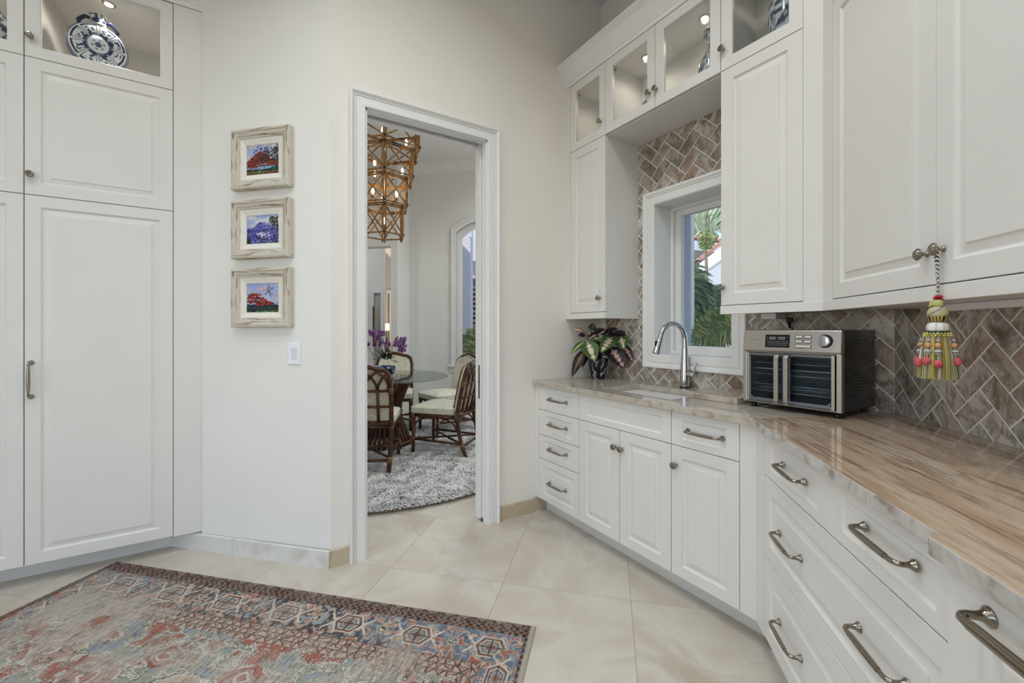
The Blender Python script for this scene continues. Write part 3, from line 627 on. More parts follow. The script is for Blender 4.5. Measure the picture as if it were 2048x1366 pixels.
# ------------------------------------------------------------------ blue and white porcelain
BLU = lin((48, 54, 92)); BLU2 = lin((92, 100, 134)); WHT = lin((222, 226, 226)); GRYB = lin((118, 126, 150))
def china(name, loc, prof, label, seed, rz=0, dens=.52):
    t = thing(name, loc, rz, label, 'vase', 'blue and white porcelain on the cabinet shelves')
    n = 72; P = []
    for i in range(len(prof) - 1):
        for k in range(8): f = k / 8; P.append((prof[i][0] * (1 - f) + prof[i + 1][0] * f, prof[i][1] * (1 - f) + prof[i + 1][1] * f))
    P.append(prof[-1]); H = prof[-1][1]
    a = vnoise(len(P), n, (max(6, int(H * 70)), 26), seed); b = vnoise(len(P), n, (max(10, int(H * 130)), 48), seed + 1); nz = a * .5 + b * .5
    cols = np.zeros((len(P), n, 3)); cols[:] = WHT; cols[nz > dens] = BLU2; cols[nz > dens + .07] = BLU
    for i, p in enumerate(P):
        if i % 40 in (0, 1): cols[i] = BLU
    MB().lathe(P, n).build('body', VGLOSS, t, smooth=True, cols=cols.reshape(-1, 3))
    MB().lathe([(prof[-1][0] + .002, H - .004), (prof[-1][0] + .003, H), (prof[-1][0] - .004, H + .001), (prof[-1][0] - .006, H - .01)], 28).build('rim', PORC, t, smooth=True)
    return t
PSH = PG + .017
# moon flask: a flat round body standing on edge, neck, two handles, foot
mf = thing('moon_flask_vase', (-.672, PF + .19, PSH), math.radians(12), 'large round blue and white moon flask in the pantry top', 'vase', 'blue and white porcelain on the cabinet shelves')
nr, na = 44, 176; vs = []; cs = []; R0 = .130; zc0 = .068 + R0; nz = vnoise(nr, na, (22, 60), 5)
for side in (-1, 1):
    for i in range(nr):
        f = i / (nr - 1); ph = f * PI / 2; rad = R0 * min(1, (math.sin(ph) ** .75)); yy = side * .046 * (max(0, 1 - (rad / R0) ** 4) ** .5)
        for k in range(na):
            q = 2 * PI * k / na; vs.append((rad * math.cos(q) * .97, yy, zc0 + rad * math.sin(q)))
            x = rad / R0; seg = (k / na * 8) % 1; pet = abs(seg - .5) * 2; g = nz[i, k]
            if x < .13: c = BLU if g > .4 else BLU2
            elif x < .24: c = BLU if (math.sin(q * 6) > .1 and .15 < x < .22) else WHT
            elif x < .34: c = WHT
            elif x < .42: c = BLU2 if g > .5 else BLU
            elif x < .86:
                if pet > .90: c = WHT * .9
                elif pet > .74 or x > .80 or x < .48: c = BLU * .6
                elif pet > .62 or x > .76: c = WHT
                else: c = BLU if g > .52 else WHT
            elif x < .915: c = WHT
            else: c = GRYB if g > .3 else BLU2
            cs.append(c)
fs = [(s * nr * na + i * na + k, s * nr * na + i * na + (k + 1) % na, s * nr * na + (i + 1) * na + (k + 1) % na, s * nr * na + (i + 1) * na + k) for s in (0, 1) for i in range(nr - 1) for k in range(na)]
MB().add(vs, fs).build('body', VGLOSS, mf, smooth=True, cols=cs)
n = 48; pf = [(.034, 0), (.031, .018), (.030, .034), (.034, .050), (.037, .054)]; nz = vnoise(33, n, (12, 18), 9); PP = []
for i in range(4):
    for k in range(8): f = k / 8; PP.append((pf[i][0] * (1 - f) + pf[i + 1][0] * f, pf[i][1] * (1 - f) + pf[i + 1][1] * f))
PP.append(pf[-1]); cc = np.zeros((33, n, 3)); cc[:] = WHT; cc[nz > .5] = BLU; cc[29:] = lin((196, 192, 186)); cc[:2] = WHT
MB().lathe([(r, h + zc0 + R0 - .008) for r, h in PP], n).build('neck', VGLOSS, mf, smooth=True, cols=cc.reshape(-1, 3))
for sx in (-1, 1):
    hb = MB().tube([(sx * .033, 0, zc0 + R0 + .022), (sx * .05, 0, zc0 + R0 + .026), (sx * .064, 0, zc0 + R0 + .012), (sx * .078, 0, zc0 + R0 - .008), (sx * .074, 0, zc0 + R0 - .026)], [.008, .010, .0095, .010, .008], 10)
    hb.build('handle', VGLOSS, mf, smooth=True, cols=[BLU * .6] * len(hb.v))
MB().lathe([(.045, .053), (.045, .065), (.038, .076)], 32).build('foot', PORC, mf, smooth=True); MB().lathe([(.062, 0), (.062, .008), (.048, .016), (.046, .045), (.054, .053)], 24).build('display_stand', BLACKM, mf, smooth=True)
ZSH = UM + .017
china('ginger_jar', (-1.105, PF + .2, PSH), [(.055, 0), (.085, .06), (.105, .15), (.10, .22), (.06, .28), (.045, .31), (.05, .34)], 'blue and white jar in the leftmost pantry cabinet', 21)
china('double_gourd_vase', (2.165, 1.812, ZSH - .004), [(.030, 0), (.048, .05), (.055, .10), (.044, .145), (.022, .175), (.026, .20), (.022, .235), (.014, .27), (.016, .33)], 'slim double gourd vase in the left bay over the window', 31, dens=.46)
china('bottle_vase', (2.165, 1.385, ZSH - .004), [(.045, 0), (.062, .04), (.074, .11), (.070, .17), (.046, .215), (.030, .245), (.026, .275), (.034, .30), (.047, .325), (.044, .35), (.03, .362)], 'bulbous blue and white vase in the right bay over the window', 41)
china('shouldered_vase', (2.165, .985, ZSH), [(.06, 0), (.078, .05), (.098, .16), (.094, .24), (.06, .30), (.036, .325), (.032, .36), (.046, .40)], 'wide shouldered blue and white vase in the corner wall cabinet', 51, dens=.5)

# ------------------------------------------------------------------ three small paintings on the angled wall
def dabs(img, n, cx, cy, sx, sy, cols, r=(2, 4), shape='g', seed=0):
    g = np.random.default_rng(seed); h, w_ = img.shape[:2]
    for _ in range(n):
        if shape == 'g': x, y = g.normal(cx, sx), g.normal(cy, sy)
        elif shape == 'dome': x, y = cx + sx * g.uniform(-1, 1), cy - sy * g.uniform(-.12, 1)
        else: x, y = cx + sx * g.uniform(-1, 1), cy + sy * g.uniform(-1, 1)
        if shape == 'dome' and ((abs(x - cx) / sx) ** 1.7 + max(0, (cy - y) / sy) ** 1.5 > 1): continue
        rr_ = g.uniform(*r); c = np.array(cols[g.integers(len(cols))]) * g.uniform(.85, 1.15)
        X, Y = x * w_, y * h; x0, x1 = max(0, int(X - rr_)), min(w_, int(X + rr_ + 1)); y0, y1 = max(0, int(Y - rr_ * .7)), min(h, int(Y + rr_ * .7 + 1))
        img[y0:y1, x0:x1] = np.clip(c, 0, 255)
def stroke(img, x0, y0, x1, y1, c, r):
    h, w_ = img.shape[:2]
    for t in np.linspace(0, 1, 60):
        X, Y = (x0 + (x1 - x0) * t) * w_, (y0 + (y1 - y0) * t) * h
        img[max(0, int(Y - r)):int(Y + r + 1), max(0, int(X - r)):int(X + r + 1)] = c
def painting(kind):          # y = 0 at the top
    h, w_ = 150, 156; img = np.zeros((h, w_, 3)); yy = np.linspace(0, 1, h)[:, None, None]
    img[:] = (1 - yy) * np.array((150, 168, 222)) + yy * np.array((206, 210, 230))
    cl = vnoise(h, w_, (5, 5), kind * 7 + 1)[..., None] * .6 + vnoise(h, w_, (11, 11), kind * 7 + 2)[..., None] * .4
    cc = {1: (214, 200, 196), 2: (216, 216, 220), 3: (206, 178, 190)}[kind]; k = np.clip((cl - .48) * 5, 0, 1); img[:] = img * (1 - k) + np.array(cc) * k
    DG = [(18, 38, 34), (30, 62, 52), (14, 26, 30), (52, 92, 70)]
    if kind == 1:
        img[105:] = (126, 170, 206); dabs(img, 260, .5, .86, .5, .05, [(26, 30, 30), (18, 34, 30), (40, 44, 34)], (2, 5), 'u', 1)
        dabs(img, 500, .3, .95, .5, .06, [(96, 120, 50), (150, 80, 40), (120, 110, 50), (60, 84, 40)], (1, 4), 'u', 2); dabs(img, 220, .8, .96, .2, .05, [(30, 44, 40), (150, 70, 44), (40, 56, 50)], (1, 4), 'u', 3)
        dabs(img, 260, .93, .68, .07, .13, DG + [(70, 124, 120)], (1, 4), 'g', 4); stroke(img, .92, .25, .94, .55, (60, 58, 60), 0); dabs(img, 90, .90, .23, .05, .06, [(54, 66, 50), (92, 94, 70), (34, 44, 36)], (1, 3), 'g', 5)
        for a in ((.40, .92, .44, .70), (.44, .72, .32, .52), (.44, .72, .66, .60), (.44, .74, .52, .56)): stroke(img, *a, (150, 140, 136), 1)
        [dabs(img, 190, cx_, cy_, sx_, .10, [(184, 60, 40), (156, 40, 30), (202, 90, 62), (92, 30, 26), (40, 40, 38), (62, 36, 32)], (1, 4), 'dome', 60 + k_) for k_, (cx_, cy_, sx_) in enumerate(((.42, .36, .16), (.32, .45, .18), (.52, .45, .18), (.22, .55, .20), (.45, .53, .24), (.62, .55, .16), (.14, .65, .14), (.34, .63, .18), (.58, .64, .20), (.78, .66, .12)))]; dabs(img, 260, .62, .42, .16, .16, [(44, 40, 44), (66, 52, 50), (90, 40, 34)], (1, 4), 'g', 7)
        img[95:122, 15:110] = np.where(rng.random((27, 95, 1)) > .6, np.array((138, 178, 214)), img[95:122, 15:110]); dabs(img, 160, .18, .66, .12, .06, [(180, 50, 36), (140, 30, 26), (40, 40, 40)], (1, 4), 'g', 8); dabs(img, 120, .85, .62, .12, .04, [(150, 40, 34), (60, 60, 56)], (1, 3), 'g', 9)
        stroke(img, .38, .95, .44, .72, (170, 160, 150), 1); stroke(img, .44, .72, .66, .60, (130, 120, 120), 0)
    if kind == 2:
        img[118:] = (70, 100, 128); dabs(img, 300, .35, .9, .5, .07, [(60, 100, 140), (40, 70, 96), (96, 136, 168), (30, 54, 60)], (1, 5), 'u', 11); dabs(img, 300, .8, .94, .3, .05, [(110, 140, 80), (140, 160, 110), (84, 116, 64)], (1, 4), 'u', 12)
        dabs(img, 320, .88, .60, .10, .18, DG, (2, 5), 'g', 13); dabs(img, 90, .80, .20, .05, .06, [(50, 60, 52), (150, 130, 104), (30, 40, 40)], (2, 4), 'g', 14); stroke(img, .80, .26, .83, .55, (96, 92, 90), 0)
        dabs(img, 1000, .45, .60, .27, .34, [(84, 80, 178), (58, 54, 140), (116, 110, 200), (34, 34, 84), (140, 136, 206)], (1, 4), 'dome', 15); dabs(img, 500, .17, .72, .12, .12, [(84, 80, 178), (50, 48, 120), (30, 40, 50), (120, 116, 200)], (1, 4), 'g', 16); dabs(img, 500, .72, .72, .13, .12, [(96, 90, 186), (58, 54, 140), (130, 124, 196), (30, 40, 60)], (1, 4), 'g', 17)
        dabs(img, 50, .50, .68, .06, .05, [(206, 200, 216), (190, 186, 206)], (1, 4), 'g', 18); stroke(img, .44, .80, .50, .93, (40, 40, 48), 2); stroke(img, .47, .82, .53, .93, (180, 160, 150), 0); dabs(img, 40, .06, .88, .04, .05, [(24, 50, 44)], (2, 5), 'g', 19)
    if kind == 3:
        img[104:] = (110, 150, 196); dabs(img, 500, .5, .93, .5, .06, [(110, 150, 60), (64, 104, 50), (160, 160, 80), (40, 64, 44)], (1, 4), 'u', 21); dabs(img, 240, .2, .84, .16, .05, [(24, 40, 60), (16, 30, 44), (40, 60, 70)], (2, 5), 'g', 22); dabs(img, 160, .6, .84, .2, .015, [(30, 50, 50), (50, 70, 50)], (1, 4), 'g', 23)
        [dabs(img, 170, cx_, cy_, sx_, .075, [(186, 54, 46), (150, 36, 36), (84, 28, 32), (206, 88, 74), (50, 34, 40)], (1, 4), 'dome', 24 + k_) for k_, (cx_, cy_, sx_) in enumerate(((.26, .42, .19), (.16, .52, .16), (.36, .54, .20), (.12, .64, .14), (.30, .66, .20), (.50, .62, .14), (.60, .70, .18), (.74, .72, .10), (.44, .74, .16)))]
        stroke(img, .70, .35, .84, .68, (120, 112, 116), 0)
        for a in ((.62, .16), (.55, .25), (.56, .38), (.78, .40), (.80, .16), (.68, .10), (.72, .44)):
            stroke(img, .69, .30, a[0], a[1], (58, 84, 78), 1); stroke(img, .69, .29, a[0] + .02, a[1] + .02, (120, 130, 96), 0)
        stroke(img, .93, .58, .94, .70, (226, 230, 240), 0); dabs(img, 60, .93, .66, .05, .02, [(200, 210, 230), (120, 150, 190)], (1, 2), 'g', 27)
    mot = .80 + .34 * vnoise(h, w_, (60, 62), kind + 90)[..., None]; img = np.clip(img * mot, 0, 255); img = img * .88 + img.mean(-1, keepdims=True) * .12
    return img
def picture(kind, zc, h, label):
    a = -1.8425; wd2 = .369 / 2; h2 = h / 2
    t = thing('framed_painting', onpier(a, zc, -.0005), PIER, label, 'painting', 'three framed paintings on the angled wall')
    prof = [(0, 0), (0, -.036), (.004, -.040), (.014, -.042), (.019, -.036), (.034, -.034), (.038, -.028), (.047, -.027), (.049, -.022), (.049, -.006)]
    L = [[(-wd2 + i, y, -h2 + i), (wd2 - i, y, -h2 + i), (wd2 - i, y, h2 - i), (-wd2 + i, y, h2 - i)] for i, y in prof]
    for k, nm in enumerate(('bottom', 'right', 'top', 'left')):
        vs = []; [vs.extend((l[k], l[(k + 1) % 4])) for l in L]
        MB().add(vs, [(2 * i, 2 * i + 1, 2 * i + 3, 2 * i + 2) for i in range(len(L) - 1)]).build('frame_moulding', WOODF if k % 2 == 0 else WOODFV, t)
    Lp = [(.049, -.022), (.054, -.023), (.078, -.014), (.081, -.014), (.081, -.010)]
    MB().rings([[(-wd2 + i, y, -h2 + i), (wd2 - i, y, -h2 + i), (wd2 - i, y, h2 - i), (-wd2 + i, y, h2 - i)] for i, y in Lp], False, False).build('liner', LINER, t)
    img = lin(painting(kind)); hh, ww = img.shape[:2]; xs = np.linspace(-wd2 + .079, wd2 - .079, ww); zs = np.linspace(h2 - .079, -h2 + .079, hh)
    vs = [(x, -.0105, z) for z in zs for x in xs]; fs = [(r * ww + c, r * ww + c + 1, (r + 1) * ww + c + 1, (r + 1) * ww + c) for r in range(hh - 1) for c in range(ww - 1)]
    MB().add(vs, fs).build('canvas', VCOL, t, cols=img.reshape(-1, 3), fix=False)
picture(1, 2.1835, .326, 'top framed painting of a red flowering tree with a tall palm')
picture(2, 1.8015, .318, 'middle framed painting of a violet flowering tree')
picture(3, 1.4275, .321, 'bottom framed painting of a red tree and leaning coconut palm by the sea')
sw = thing('light_switch', onpier(-1.649, 1.125), PIER, 'white rocker light switch below the paintings', 'switch')
MB().rings([[(-.038, 0, -.058), (.038, 0, -.058), (.038, 0, .058), (-.038, 0, .058)], [(-.038, -.004, -.058), (.038, -.004, -.058), (.038, -.004, .058), (-.038, -.004, .058)], [(-.036, -.006, -.056), (.036, -.006, -.056), (.036, -.006, .056), (-.036, -.006, .056)]]).build('plate', PLAST, sw)
ROCK = mat('switch_rocker', (226, 226, 236), .35, c2=(222, 222, 232), scale=6)
MB().rings([[(-.0165, -.006, -.033), (.0165, -.006, -.033), (.0165, -.006, .033), (-.0165, -.006, .033)], [(-.0165, -.007, -.033), (.0165, -.007, -.033), (.0165, -.0095, .033), (-.0165, -.0095, .033)]]).build('rocker', ROCK, sw)

# ------------------------------------------------------------------ worn oriental rug on the diagonal
RW, RL = 2.283, 3.1; A1 = 1.772; B0 = .296
pl = np.concatenate([np.arange(0, RW, .0032), [RW]]); ql = np.concatenate([np.arange(0, .86, .0032), np.arange(.86, RL, .03), [RL]])
Pp, Qq = np.meshgrid(pl, ql); nq, npp = Pp.shape
side = np.minimum(Pp, RW - Pp) / .80 + .034; far = np.minimum(Qq, RL - Qq); dist = np.minimum(side, far); along = np.where(far <= side, Pp, Qq + .17)
SAND = lin((196, 172, 150)); CREAM = lin((204, 194, 178)); RUST = lin((170, 92, 62)); BRN = lin((74, 42, 34)); CHAR = lin((66, 60, 58)); BLUE = lin((102, 117, 138)); LBL = lin((146, 154, 160)); PINK = lin((190, 146, 130)); GRN = lin((160, 160, 140)); IV = lin((216, 208, 192))
def N(cy, cx, s): 
    g = vnoise(nq, npp, (cy, cx), s); return g
def wh(m): return m[..., None]
col = np.zeros((nq, npp, 3)); col[:] = CREAM
n1, n2, n3, n4 = N(44, 60, 1), N(20, 26, 2), N(12, 30, 3), N(150, 380, 4)
# field: patches of rust, sand, sage, with dark outlines
fld = n2 * .5 + n1 * .5
col = np.where(wh(fld > .54), PINK, col); col = np.where(wh(fld > .60), RUST, col); col = np.where(wh(fld < .42), GRN, col); col = np.where(wh(fld < .30), LBL, col)
for lv in (.30, .42, .48, .54, .60, .66): col = np.where(wh(np.abs(fld - lv - .010) < .006), IV, col); col = np.where(wh(np.abs(fld - lv) < .006), CHAR * 1.3, col)
def rel(cx, cy, ax, ay): return np.abs(Pp - cx) / ax + np.abs(Qq - cy) / ay, np.maximum(np.abs(Pp - cx) / ax, np.abs(Qq - cy) / ay)
wob = (n1 - .5) * .5
for cx, cy, ax, ay, c in ((.50, .47, .11, .07, GRN), (.72, .62, .15, .16, IV), (.98, .50, .10, .07, RUST), (1.16, .68, .17, .17, SAND), (1.36, .48, .09, .06, RUST), (1.52, .62, .12, .11, PINK), (1.80, .55, .12, .09, SAND), (1.98, .68, .10, .10, GRN), (.42, .68, .10, .10, RUST), (.90, .78, .10, .07, RUST), (1.40, .80, .11, .07, LBL)):
    d1m, d2m = rel(cx, cy, ax, ay); mm = np.where(d2m < .88, d1m + wob, 9)
    for lo_, c_ in ((1.25, CHAR), (1.20, IV), (1.04, c), (.72, CHAR), (.68, PINK), (.42, BRN), (.37, IV), (.18, RUST)): col = np.where(wh(mm < lo_), c_, col)
rk = np.abs(((Pp * 16 + .35 * np.sin(Qq * 40)) % 1) - .5) + np.abs(((Qq * 16) % 1) - .5)
col = np.where(wh((rk < .16) & (n2 > .5)), BRN, col); col = np.where(wh((rk < .10) & (n2 > .5)), IV, col)
# inner guard: fine zig-zag lines
def band(a, b): return (dist >= a) & (dist < b)
m = band(.245, .330); f = (dist - .245) / .085; loc2 = (f * 3) % 1; zz = np.abs((((along + (n1 - .5) * .03) * 24 + np.floor(f * 3) * .37) % 1) - .5) * 2
gcol = np.where(wh(np.abs(zz - loc2) < .16), BRN * 1.7, np.where(wh(zz > loc2), PINK * .92, SAND)); gcol = np.where(wh(loc2 < .09), CHAR * 1.5, gcol); col = np.where(wh(m), gcol, col)
# main border
m = band(.072, .245); BW = .173; fm = (dist - .072) / BW; blueish = np.clip((np.abs(Pp - 1.22) - .50) * 4 + (n3 - .5) * 1.4, 0, 1)
ground = CHAR * 1.2 * (1 - wh(blueish)) + BLUE * wh(blueish); n5 = N(60, 130, 8)
ground = np.where(wh(n5 > .56), PINK * .85, ground); ground = np.where(wh(n5 > .64), SAND, ground); ground = np.where(wh(n5 > .76), RUST, ground); ground = np.where(wh(np.abs(n5 - .56) < .015), CHAR * 1.3, ground); ground = np.where(wh(n5 < .24), LBL, ground)
PER = .312; cell = along / PER; cx = (cell % 1) - .5; hx = np.abs(cx) * PER; hz = np.abs(fm - .5) * BW
vine = .5 + .36 * np.sin(cell * 4 * PI); ground = np.where(wh(np.abs(fm - vine) < .030), SAND * 1.0, ground); ground = np.where(wh(np.abs(fm - 1 + vine) < .018), PINK, ground)
hexm = np.maximum(hz / .047, (hx / .062) + .42 * hz / .047)
for lo_, c_ in ((1.16, IV * .95), (1.0, RUST * .7), (.90, CHAR), (.82, SAND), (.62, CHAR), (.55, LBL), (.32, RUST)): ground = np.where(wh(hexm < lo_), c_, ground)
ground = np.where(wh((np.abs(cx) < .008) & (hexm < .82)), CHAR, ground); ground = np.where(wh((hz < .0030) & (hexm < .82)), CHAR, ground)
arm = (np.abs(np.abs(cx) * PER - .062 - hz * .9) < .006) & (hz < .045) & (hexm > 1.1); ground = np.where(wh(arm), IV * .95, ground)
ro = np.hypot((np.abs(cx) - .5) * PER, (fm - .5) * BW); ground = np.where(wh(ro < .023), SAND, ground); ground = np.where(wh(ro < .017), CHAR, ground); ground = np.where(wh((ro < .012) & (n4 > .45)), IV, ground)
col = np.where(wh(m), ground, col)
# checked guard, zig-zag outer guard, pale selvedge
m = band(.030, .072); ck = ((np.floor(along / .0155) + np.floor((dist - .034) / .0125)) % 2) == 0; col = np.where(wh(m), np.where(wh(ck), lin((48, 30, 27)), lin((140, 98, 80))), col)
col = np.where(wh(band(.030, .034) | band(.072, .076)), CHAR, col)
m = band(.004, .030); zz = np.abs(((along * 13) % 1) - .5) * 2; f = (dist - .004) / .026; col = np.where(wh(m), np.where(wh(np.abs(zz - f) < .20), BRN * 1.1, np.where(wh(zz > f), lin((134, 112, 98)), lin((110, 84, 74)))), col)
col = np.where(wh(dist < .004), lin((150, 140, 124)), col); rightedge = Pp < .020; col = np.where(wh(rightedge), lin((178, 168, 152)), col)
# wear: streaks along the length and faded patches
st = vnoise(nq, npp, (14, 420), 31); st2 = vnoise(nq, npp, (40, 700), 32)
fade = np.clip((n3 * .55 + N(7, 9, 33) * .45 - .42) * 2.6, 0, 1) * np.clip((dist - .03) / .28, .12, 1) + np.clip((Pp - 1.1) * .32, 0, .32) * np.clip((dist - .02) / .2, 0, 1)
fade = np.clip(fade * .85 + .03 + (st - .5) * .55 + (st2 - .5) * .5, 0, .88); gy = col.mean(-1, keepdims=True); col = col * .82 + gy * .18; col = col * (1 - wh(fade)) + lin((188, 177, 164)) * wh(fade)
drk = np.clip((st2 - .60) * 2.2, 0, .55) * np.clip((dist - .05) * 4, .2, 1); col = col * (1 - wh(drk)) + CHAR * wh(drk); col *= (.93 + .14 * wh(n4))
vs = np.stack([-(Pp - 0) , -Qq, np.full_like(Pp, .006) + .0006 * n4], -1)
vs[..., 2] = np.where((np.minimum(np.minimum(Pp, RW - Pp), np.minimum(Qq, RL - Qq)) < .001), .0005, vs[..., 2])
idx = np.arange(nq * npp).reshape(nq, npp); fs = np.stack([idx[:-1, :-1], idx[1:, :-1], idx[1:, 1:], idx[:-1, 1:]], -1).reshape(-1, 4)
rg = MB(); rg.v = vs.reshape(-1, 3).tolist(); rg.f = fs.tolist()
rug = rg.build('area_rug', RUGM, None, cols=col.reshape(-1, 3), fix=False)
rug.location = ((A1 - B0) / R2, (A1 + B0) / R2, 0); rug.rotation_euler = (0, 0, -PI / 4)
tag(rug, 'faded oriental rug in rust, blue and cream on the travertine floor', 'rug')

# ------------------------------------------------------------------ toaster oven
ov = thing('toaster_oven', (1.955, 1.0908, ZC), SINK, 'stainless steel double-door toaster oven on the counter', 'oven'); OW, OD = .381, .325
mb = MB(); mb.box(.004, .010, .012, OD, .022, .346); mb.box(OW - .010, OW - .004, .012, OD, .022, .346); mb.box(.010, OW - .010, OD - .006, OD, .022, .346); mb.box(.010, OW - .010, .012, OD, .250, .346); mb.box(.010, OW - .010, .012, OD - .006, .022, .030)
mb.build('housing', BLACK, ov, bevel=.003)
for x in (.028, OW - .028):
    for y in (.03, OD - .04): MB().lathe([(.011, 0), (.012, .004), (.010, .0225)], 14, 'z', (x, y, 0)).build('foot', BLACKM, ov, smooth=True)
pn = MB().add([(0, -.006, .346), (OW, -.006, .346), (OW, -.016, .252), (0, -.016, .252), (0, .02, .349), (OW, .02, .349), (OW, .02, .252), (0, .02, .252)], [(0, 1, 2, 3), (4, 5, 1, 0), (7, 6, 5, 4), (3, 2, 6, 7), (0, 3, 7, 4), (1, 5, 6, 2)]).build('control_panel', STEEL, ov, bevel=.006)
def pnt(z): return -.006 - .010 * (.346 - z) / .094
def onpanel(name, m, x0, x1, z0, z1, t=.0025, bevel=.001, parent=pn):
    return MB().add([(x0, pnt(z0) - t, z0), (x1, pnt(z0) - t, z0), (x1, pnt(z1) - t, z1), (x0, pnt(z1) - t, z1), (x0, pnt(z0) + .004, z0), (x1, pnt(z0) + .004, z0), (x1, pnt(z1) + .004, z1), (x0, pnt(z1) + .004, z1)], [(0, 1, 2, 3), (4, 7, 6, 5), (0, 4, 5, 1), (3, 2, 6, 7), (0, 3, 7, 4), (1, 5, 6, 2)]).build(name, m, parent, bevel=bevel)
onpanel('display', BLACK, .098, .197, .271, .326, .0012, .001)
SEG = mat('display_segments', (150, 150, 150), .5, c2=(140, 140, 140), scale=10, emit=(200, 200, 200), estr=.5)
mb = MB(); 
def quad(mb, x0, x1, z0, z1, t): mb.add([(x0, pnt(z0) - t, z0), (x1, pnt(z0) - t, z0), (x1, pnt(z1) - t, z1), (x0, pnt(z1) - t, z1)], [(0, 1, 2, 3)])
for k, x in enumerate((.116, .125, .134, .154, .163, .172)):       # six eights
    for z0, z1 in ((.3055, .3065), (.3105, .3115), (.3155, .3165)): quad(mb, x, x + .006, z0, z1, .0016)
    for xx in (x, x + .0052):
        quad(mb, xx, xx + .0009, .3055, .3165, .0016)
for z, xs in ((.3135, (.107, .147, .185)), (.308, (.107, .147))):
    for x in xs: quad(mb, x, x + .0018, z, z + .0018, .0016)
sg = mb.build('digits', SEG, pn, fix=False); mb = MB()
r3 = random.Random(3)
for z in (.296, .2885, .281):
    x = .108
    while x < .186: l = r3.uniform(.004, .008); quad(mb, x, x + l, z, z + .0011, .0016); x += l + .003
mb.build('menu_print', SEG, pn, fix=False)
BTN = mat('button_silver', (226, 222, 216), .3, .3, c2=(230, 226, 220), scale=10)
for x0, x1, z0 in ((.219, .245, .313), (.252, .277, .313), (.219, .245, .294), (.252, .277, .294), (.219, .277, .274)):
    onpanel('button_recess', BLACKM, x0 - .0020, x1 + .0020, z0 - .0020, z0 + .0110, .0008); onpanel('button', BTN, x0, x1, z0, z0 + .009, .0028, .002)
INK = mat('panel_print', (110, 104, 98), .5, c2=(104, 98, 92), scale=10); mb = MB()
for x, z, l in ((.229, .3085, .007), (.262, .3085, .006), (.224, .2895, .016), (.257, .2895, .014), (.236, .2690, .024)): quad(mb, x, x + l, z, z + .0013, .0006)
mb.build('button_print', INK, pn, fix=False)
FAINT = mat('panel_logo', (166, 160, 152), .4, 1, c2=(160, 154, 146), scale=10); mb = MB()
for k, l in enumerate((.004, .006, .002, .006, .005, .005, .005)):
    x = .034 + k * .0065; quad(mb, x, x + .0013, .299, .3065, .0006); quad(mb, x, x + l * .8, .299, .3002, .0006)
mb.build('logo_print', FAINT, pn, fix=False)
dl = MB().lathe([(.0265, .004), (.0265, -.004), (.025, -.006), (.0235, -.006)], 36, 'y').build('dial', BLACKM, pn, smooth=True, auto=.5); dl.location = (.326, pnt(.302), .302)
MB().lathe([(.0225, -.004), (.0225, -.020), (.0205, -.0225), (.0195, -.0227)], 36, 'y').build('dial_knob', CHROME, ov, smooth=True, auto=.5).location = (.326, pnt(.302), .302)
mb = MB(); mb.box(0, .016, -.012, .012, .024, .252); mb.box(OW - .018, OW, -.012, .012, .024, .252); mb.box(.016, OW - .018, -.010, .012, .247, .252); mb.box(.016, OW - .018, -.008, .012, .024, .030)
mb.build('face_frame', STEEL, ov, bevel=.002)
for nm, x0, x1, hx in (('left', .0185, .179, .158), ('right', .181, .3605, .196)):
    L = [(0, .0), (0, -.012), (.002, -.014), (.012, -.014)]
    dr = thing('x', (0, 0, 0), 0, None, None); bpy.data.objects.remove(dr)
    fr = rectframe('door', STEELD, ov, x0, x1, .031, .246, .016, -.016, -.002)
    box('glass_pane', OGLASS, fr, x0 + .014, x1 - .014, -.010, -.007, .045, .232)
    xe = x0 if nm == 'left' else x1 - .012
    box('edge_strip', STEEL, fr, xe, xe + .012, -.0175, -.003, .031, .246, bevel=.001)
    sx = 1 if nm == 'left' else -1; cx0 = x0 + .016 if nm == 'left' else x1 - .016
    MB().prism([(cx0, .047), (cx0 + sx * .014, .047), (cx0, .061)], -.013, -.010).build('corner_brace', STEELD, fr)
    hb = MB(); pa = [(hx, -.012, .238), (hx, -.036, .236), (hx, -.042, .226), (hx, -.042, .14), (hx, -.042, .048), (hx, -.036, .038), (hx, -.012, .036)]
    rings = []
    for i, p in enumerate(pa):
        dv = {0: (0, 0, .006), 1: (0, -.004, .005), 2: (0, -.006, .002), 3: (0, -.006, 0), 4: (0, -.006, -.002), 5: (0, -.004, -.005), 6: (0, 0, -.006)}[i]
        rings.append([(p[0] - .0085, p[1] + dv[1], p[2] + dv[2]), (p[0] + .0085, p[1] + dv[1], p[2] + dv[2]), (p[0] + .0085, p[1] - dv[1], p[2] - dv[2]), (p[0] - .0085, p[1] - dv[1], p[2] - dv[2])])
    hb.rings(rings).build('handle', STEEL, fr, bevel=.0012)
mb = MB()
for z in (.075, .105, .15, .20):
    for y in (.03, .29): mb.tube([(.012, y, z), (OW - .012, y, z)], .002, 6)
    mb.tube([(.013, .03, z), (.013, .29, z)], .002, 6); mb.tube([(OW - .013, .03, z), (OW - .013, .29, z)], .002, 6)
RACK = mat('rack_wire', (206, 214, 222), .3, .4, c2=(212, 220, 228), scale=10); mb.build('rack_rails', RACK, ov, smooth=True)
mb = MB()
for k in range(22): x = .05 + k * .0135; mb.tube([(x, .035, .094), (x, .045, .078), (x, .26, .078), (x, .27, .105)], .0012, 5)
for y in (.035, .12, .2, .27): mb.tube([(.05, y, .094 if y == .035 else .079), (.335, y, .094 if y == .035 else .079)], .0014, 5)
tag(mb.build('wire_basket', RACK, ov, smooth=True), None, None, kind='stuff')
box('tray', RACK, ov, .02, OW - .02, .03, .28, .172, .176)
